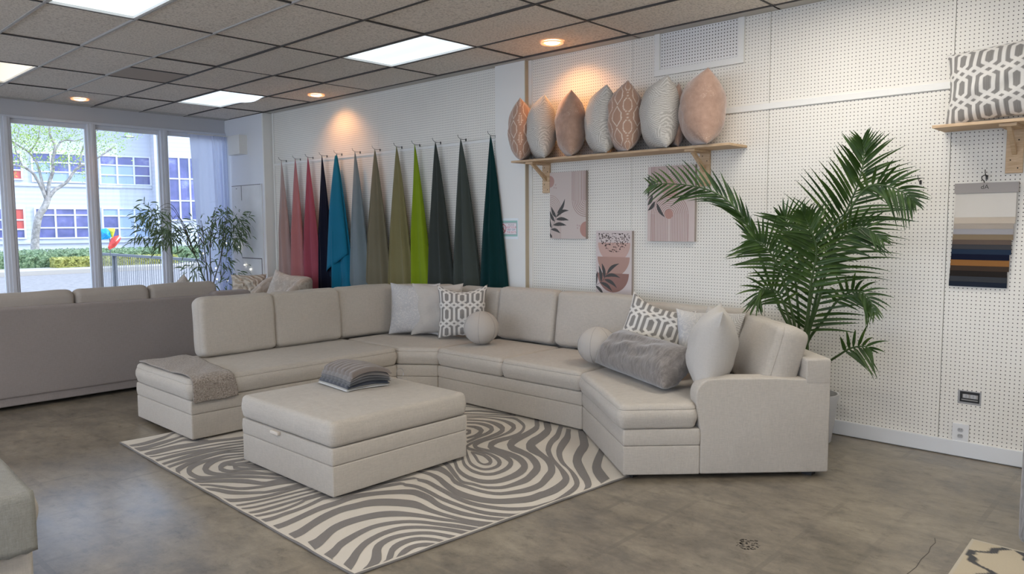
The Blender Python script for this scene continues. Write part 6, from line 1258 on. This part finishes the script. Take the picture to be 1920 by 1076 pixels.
mb = MB(); mb.tube([tuple(TF @ Vector(p)) for p in ((2.6, 8.1, .05), (2.6, 8.3, .7), (2.5, 8.1, 1.3), (2.4, 7.75, 1.5))], .04, 8); T2 = Matrix.Translation(TF @ Vector((2.4, 7.55, 1.5)))
mb.lathe([(.06, .25), (.12, .16), (.42, 0), (.40, .01), (.10, .17)], 20, 0, T2); mb.build('wall_lamp', mat('grey_blue_lamp', (.30,.36,.46), .6), bd)
# hedge, kerb, planting strip
def leafm(name, a, b, c, s=14):
    m = mat(name, b, .8); k = NT(m); k.base(k.ramp(k.noise(k.coord(), s, 4, .7), [(.34, a), (.5, b), (.66, c)])); return m
m_hedge = leafm('hedge_leaf', (.02,.045,.018), (.09,.15,.06), (.27,.33,.19)); m_yh = leafm('golden_hedge_leaf', (.08,.09,.012), (.24,.24,.045), (.42,.40,.13))
struct(MB().box(-40, 60, 25.0, 31.8, -.15, .0).build('planting_strip', m_conc, smooth=False))
def hedge(x0, x1, y0, y1, z1, m, lb, gp, nleaf):
    R = random.Random(int(x0*10)); mb = MB()
    nx = int((x1-x0)/.16); prof = [(0, 0), (0, .5), (.02, .8), (.15, 1), (.5, 1.04), (.85, 1), (1, .8), (1, 0)]; v = []
    for i in range(nx+1):
        for (a, b) in prof: v.append((x0+(x1-x0)*i/nx+R.uniform(-.04, .04), y0+(y1-y0)*a+R.uniform(-.09, .09)*(b > 0), (z1)*b+R.uniform(-.06, .05)*(b > 0)))
    n8 = len(prof); f = [(i*n8+j, (i+1)*n8+j, (i+1)*n8+j+1, i*n8+j+1) for i in range(nx) for j in range(n8-1)]
    f += [tuple(range(n8)), tuple(nx*n8+j for j in range(n8))[::-1]]; mb.add(v, f)
    for q in range(nleaf):
        p = Vector((R.uniform(x0, x1), y0+R.uniform(-.08, .25) if R.random() < .6 else R.uniform(y0, y1), R.uniform(.05, z1*1.04)))
        if p.y > y0+.25: p.z = z1*R.uniform(.95, 1.1)
        a = Vector((R.uniform(-1, 1), R.uniform(-1, 1), R.uniform(-1, 1))).normalized(); b = a.orthogonal().normalized(); l = R.uniform(.04, .075)
        mb.add([tuple(p-a*l), tuple(p+b*l*.5), tuple(p+a*l), tuple(p-b*l*.5)], [(0, 1, 2, 3)])
    o = mb.build('hedge', m, smooth=False); tag(o, lb, 'hedge', gp)
hedge(-6, 16.5, 27.3, 29.0, .60, m_hedge, 'long clipped dark green hedge across the street', None, 6000)
hedge(7.0, 11.5, 26.5, 27.12, .34, m_yh, 'low yellow green hedge in front of the dark hedge across the street', None, 1800)
# street tree
m_bark = leafm('pale_bark', (.15,.135,.12), (.27,.25,.23), (.40,.37,.34), 6)
m_tleaf = leafm('spring_leaf', (.09,.16,.02), (.22,.33,.05), (.42,.50,.12), 3)
tr = thing('street_tree', 'young street tree with pale trunk and sparse yellow green leaves', 'tree', (7.1, 29.5, -.15))
BR = [([(7.1,29.5,-.15),(7.12,29.5,.5),(7.15,29.5,1.01),(7.21,29.5,1.43),(7.33,29.5,1.96),(7.55,29.5,2.33),(7.68,29.5,2.67)], .27, .19),
 ([(7.64,29.5,2.58),(7.44,29.4,3.11),(7.27,29.3,3.44),(7.12,29.2,3.65),(6.96,29.2,3.78),(6.77,29.1,3.86),(6.2,29,3.98),(5.4,28.9,4.3)], .11, .05),
 ([(7.64,29.5,2.63),(7.56,29.6,3.14),(7.52,29.7,3.58),(7.44,29.8,4.08),(7.22,29.9,4.49),(6.87,30,4.77),(6.3,30,5.2)], .11, .04),
 ([(7.68,29.5,2.65),(7.75,29.5,3.25),(7.89,29.4,3.79),(7.89,29.4,4.21),(7.98,29.3,4.75),(7.82,29.3,5.27),(7.87,29.3,6.1)], .13, .05),
 ([(7.68,29.5,2.65),(7.93,29.5,3.0),(8.13,29.5,3.15),(8.39,29.4,3.38),(8.65,29.4,3.78),(8.88,29.4,4.01),(9.23,29.3,4.16),(10.2,29.2,4.9)], .13, .05),
 ([(8.88,29.4,4.01),(8.98,29.5,4.49),(9.12,29.5,4.94),(9.34,29.5,5.6)], .07, .03), ([(7.89,29.4,4.21),(8.18,29.5,4.87),(8.48,29.6,5.06),(8.97,29.6,5.1),(9.9,29.6,5.7)], .07, .03),
 ([(7.22,29.9,4.49),(7.5,29.7,5.0),(7.6,29.7,5.6)], .05, .02), ([(6.77,29.1,3.86),(6.6,29.3,4.6),(6.8,29.4,5.3)], .05, .02)]
mb = MB()
for p, r0, r1 in BR: S = spline(p, 5); mb.tube(S, [.62*(r0+(r1-r0)*i/(len(S)-1)) for i in range(len(S))], 8)
mb.build('trunk', m_bark, tr)
R = random.Random(3); FC = [(7.44,5.24,.5),(7.83,5.48,.4),(7.24,5.01,.4),(7.06,4.89,.45),(7.7,4.84,.35),(8.39,5.21,.4),(8.77,5.09,.4),(8.35,4.45,.3),(7.56,3.98,.35),(8.93,4.27,.35),(6.65,4.14,.4),(10.0,5.5,.5),(9.8,5.1,.45),(10.3,4.9,.4),(10.8,5.6,.4),(6.7,5.4,.5),(6.35,5.15,.5),(9.2,3.7,.35),(8.14,4.12,.3),(5.6,4.4,.5),(5.2,5.2,.7),(7.2,6.1,.8),(8.6,6.0,.8),(9.9,6.2,.6),(6.2,6.2,.7),(6.4,4.6,.35),(7.3,4.6,.3),(6.1,3.7,.35),(9.4,4.7,.3)]
mb = MB()
for cx, cz, rr_ in FC:
    for q in range(int(150*rr_/.4)):
        p = Vector((cx+R.gauss(0, rr_*.75), 29.5+R.gauss(0, .5), cz+R.gauss(0, rr_*.5)))
        a = Vector((R.uniform(-1, 1), R.uniform(-.6, .6), R.uniform(-1, 1))).normalized(); b = a.orthogonal().normalized(); l = R.uniform(.035, .06)
        mb.add([tuple(p-a*l), tuple(p+b*l*.45), tuple(p+a*l), tuple(p-b*l*.45)], [(0, 1, 2, 3)])
mb.build('foliage', m_tleaf, tr, smooth=False)
# railing of vertical rods beside the entrance
m_rail = mat('weathered_dark_rail', (.10,.11,.12), .6); m_rods = mat('weathered_grey_slats', (.17,.175,.19), .8)
fn_ = thing('slat_railing', 'dark railing of thin vertical slats running away outside the window', 'railing', (3.70, 9, -.04))
mb = MB(); mb.box(3.66, 3.74, 6.25, 11.7, .955, 1.0); mb.box(3.68, 3.72, 6.25, 11.7, .05, .08); mb.build('rail', m_rail, fn_, smooth=False)
R = random.Random(8); y = 6.3; k_ = 0
while y < 11.65 and k_ < 95:
    wd = R.choice((.018, .022, .026)); MB().box(3.700, 3.706, y, y+wd, .02, .955).build('slat', m_rods, fn_, smooth=False); y += wd+R.choice((.06, .07, .085)); k_ += 1
for y in (6.3, 8.35, 10.9): MB().box(3.665, 3.735, y, y+.07, -.04, .99).build('post', m_rail, fn_, smooth=False)
# spinner decoration and solar light on the pavement
pw = thing('garden_pinwheel', 'blue, yellow and red petalled garden pinwheel outside the window', 'pinwheel', (3.50, 10.5, -.04))
MB().tube([(3.50, 10.55, -.04), (3.50, 10.53, 1.31)], .008, 8).build('pole', m_rail, pw)
def petal(pts, c, nm, lb):
    mb = MB(); n_ = len(pts); v = [(x, 10.5-.05*sin(pi*i/n_), z) for i, (x, z) in enumerate(pts)]; cx = sum(p[0] for p in v)/n_; cz = sum(p[2] for p in v)/n_
    v.append((cx, 10.40, cz)); mb.add(v, [(i, (i+1) % n_, n_) for i in range(n_)])
    m = mat(nm, c, .3, emit=None); k = NT(m); q = k.noise(k.coord(), 16, 3); k.base(k.ramp(q, [(.35, sc(c, .6)), (.6, c), (.8, sc(c, 1.6))]))
    o = mb.build('petal', m, pw, smooth=False); s_ = o.modifiers.new('t', 'SOLIDIFY'); s_.thickness = .004; o['label'] = lb
petal([(3.315,1.475),(3.43,1.50),(3.49,1.44),(3.50,1.33),(3.45,1.30),(3.37,1.29),(3.33,1.28)], (.0,.30,.62), 'blue_foil', 'blue petal')
petal([(3.455,1.455),(3.48,1.50),(3.57,1.50),(3.575,1.46),(3.53,1.315),(3.49,1.36)], (.80,.75,.03), 'yellow_foil', 'yellow petal')
petal([(3.52,1.31),(3.58,1.345),(3.66,1.365),(3.68,1.33),(3.65,1.25),(3.56,1.14),(3.455,1.09),(3.44,1.14),(3.48,1.23)], (.70,.07,.05), 'red_foil', 'red petal')
sl_ = thing('solar_path_light', 'small dark solar path light on the pavement outside the window', 'garden light', (2.17, 8.0, -.04))
MB().tube([(2.17, 8, -.04), (2.17, 8, .44)], .009, 8).build('stake', m_rail, sl_)
MB().lathe([(.045, .43), (.05, .49), (.085, .50), (.085, .515), (.0001, .53)], 16, T=Matrix.Translation((2.17, 8, 0))).build('lamp_head', m_rail, sl_)
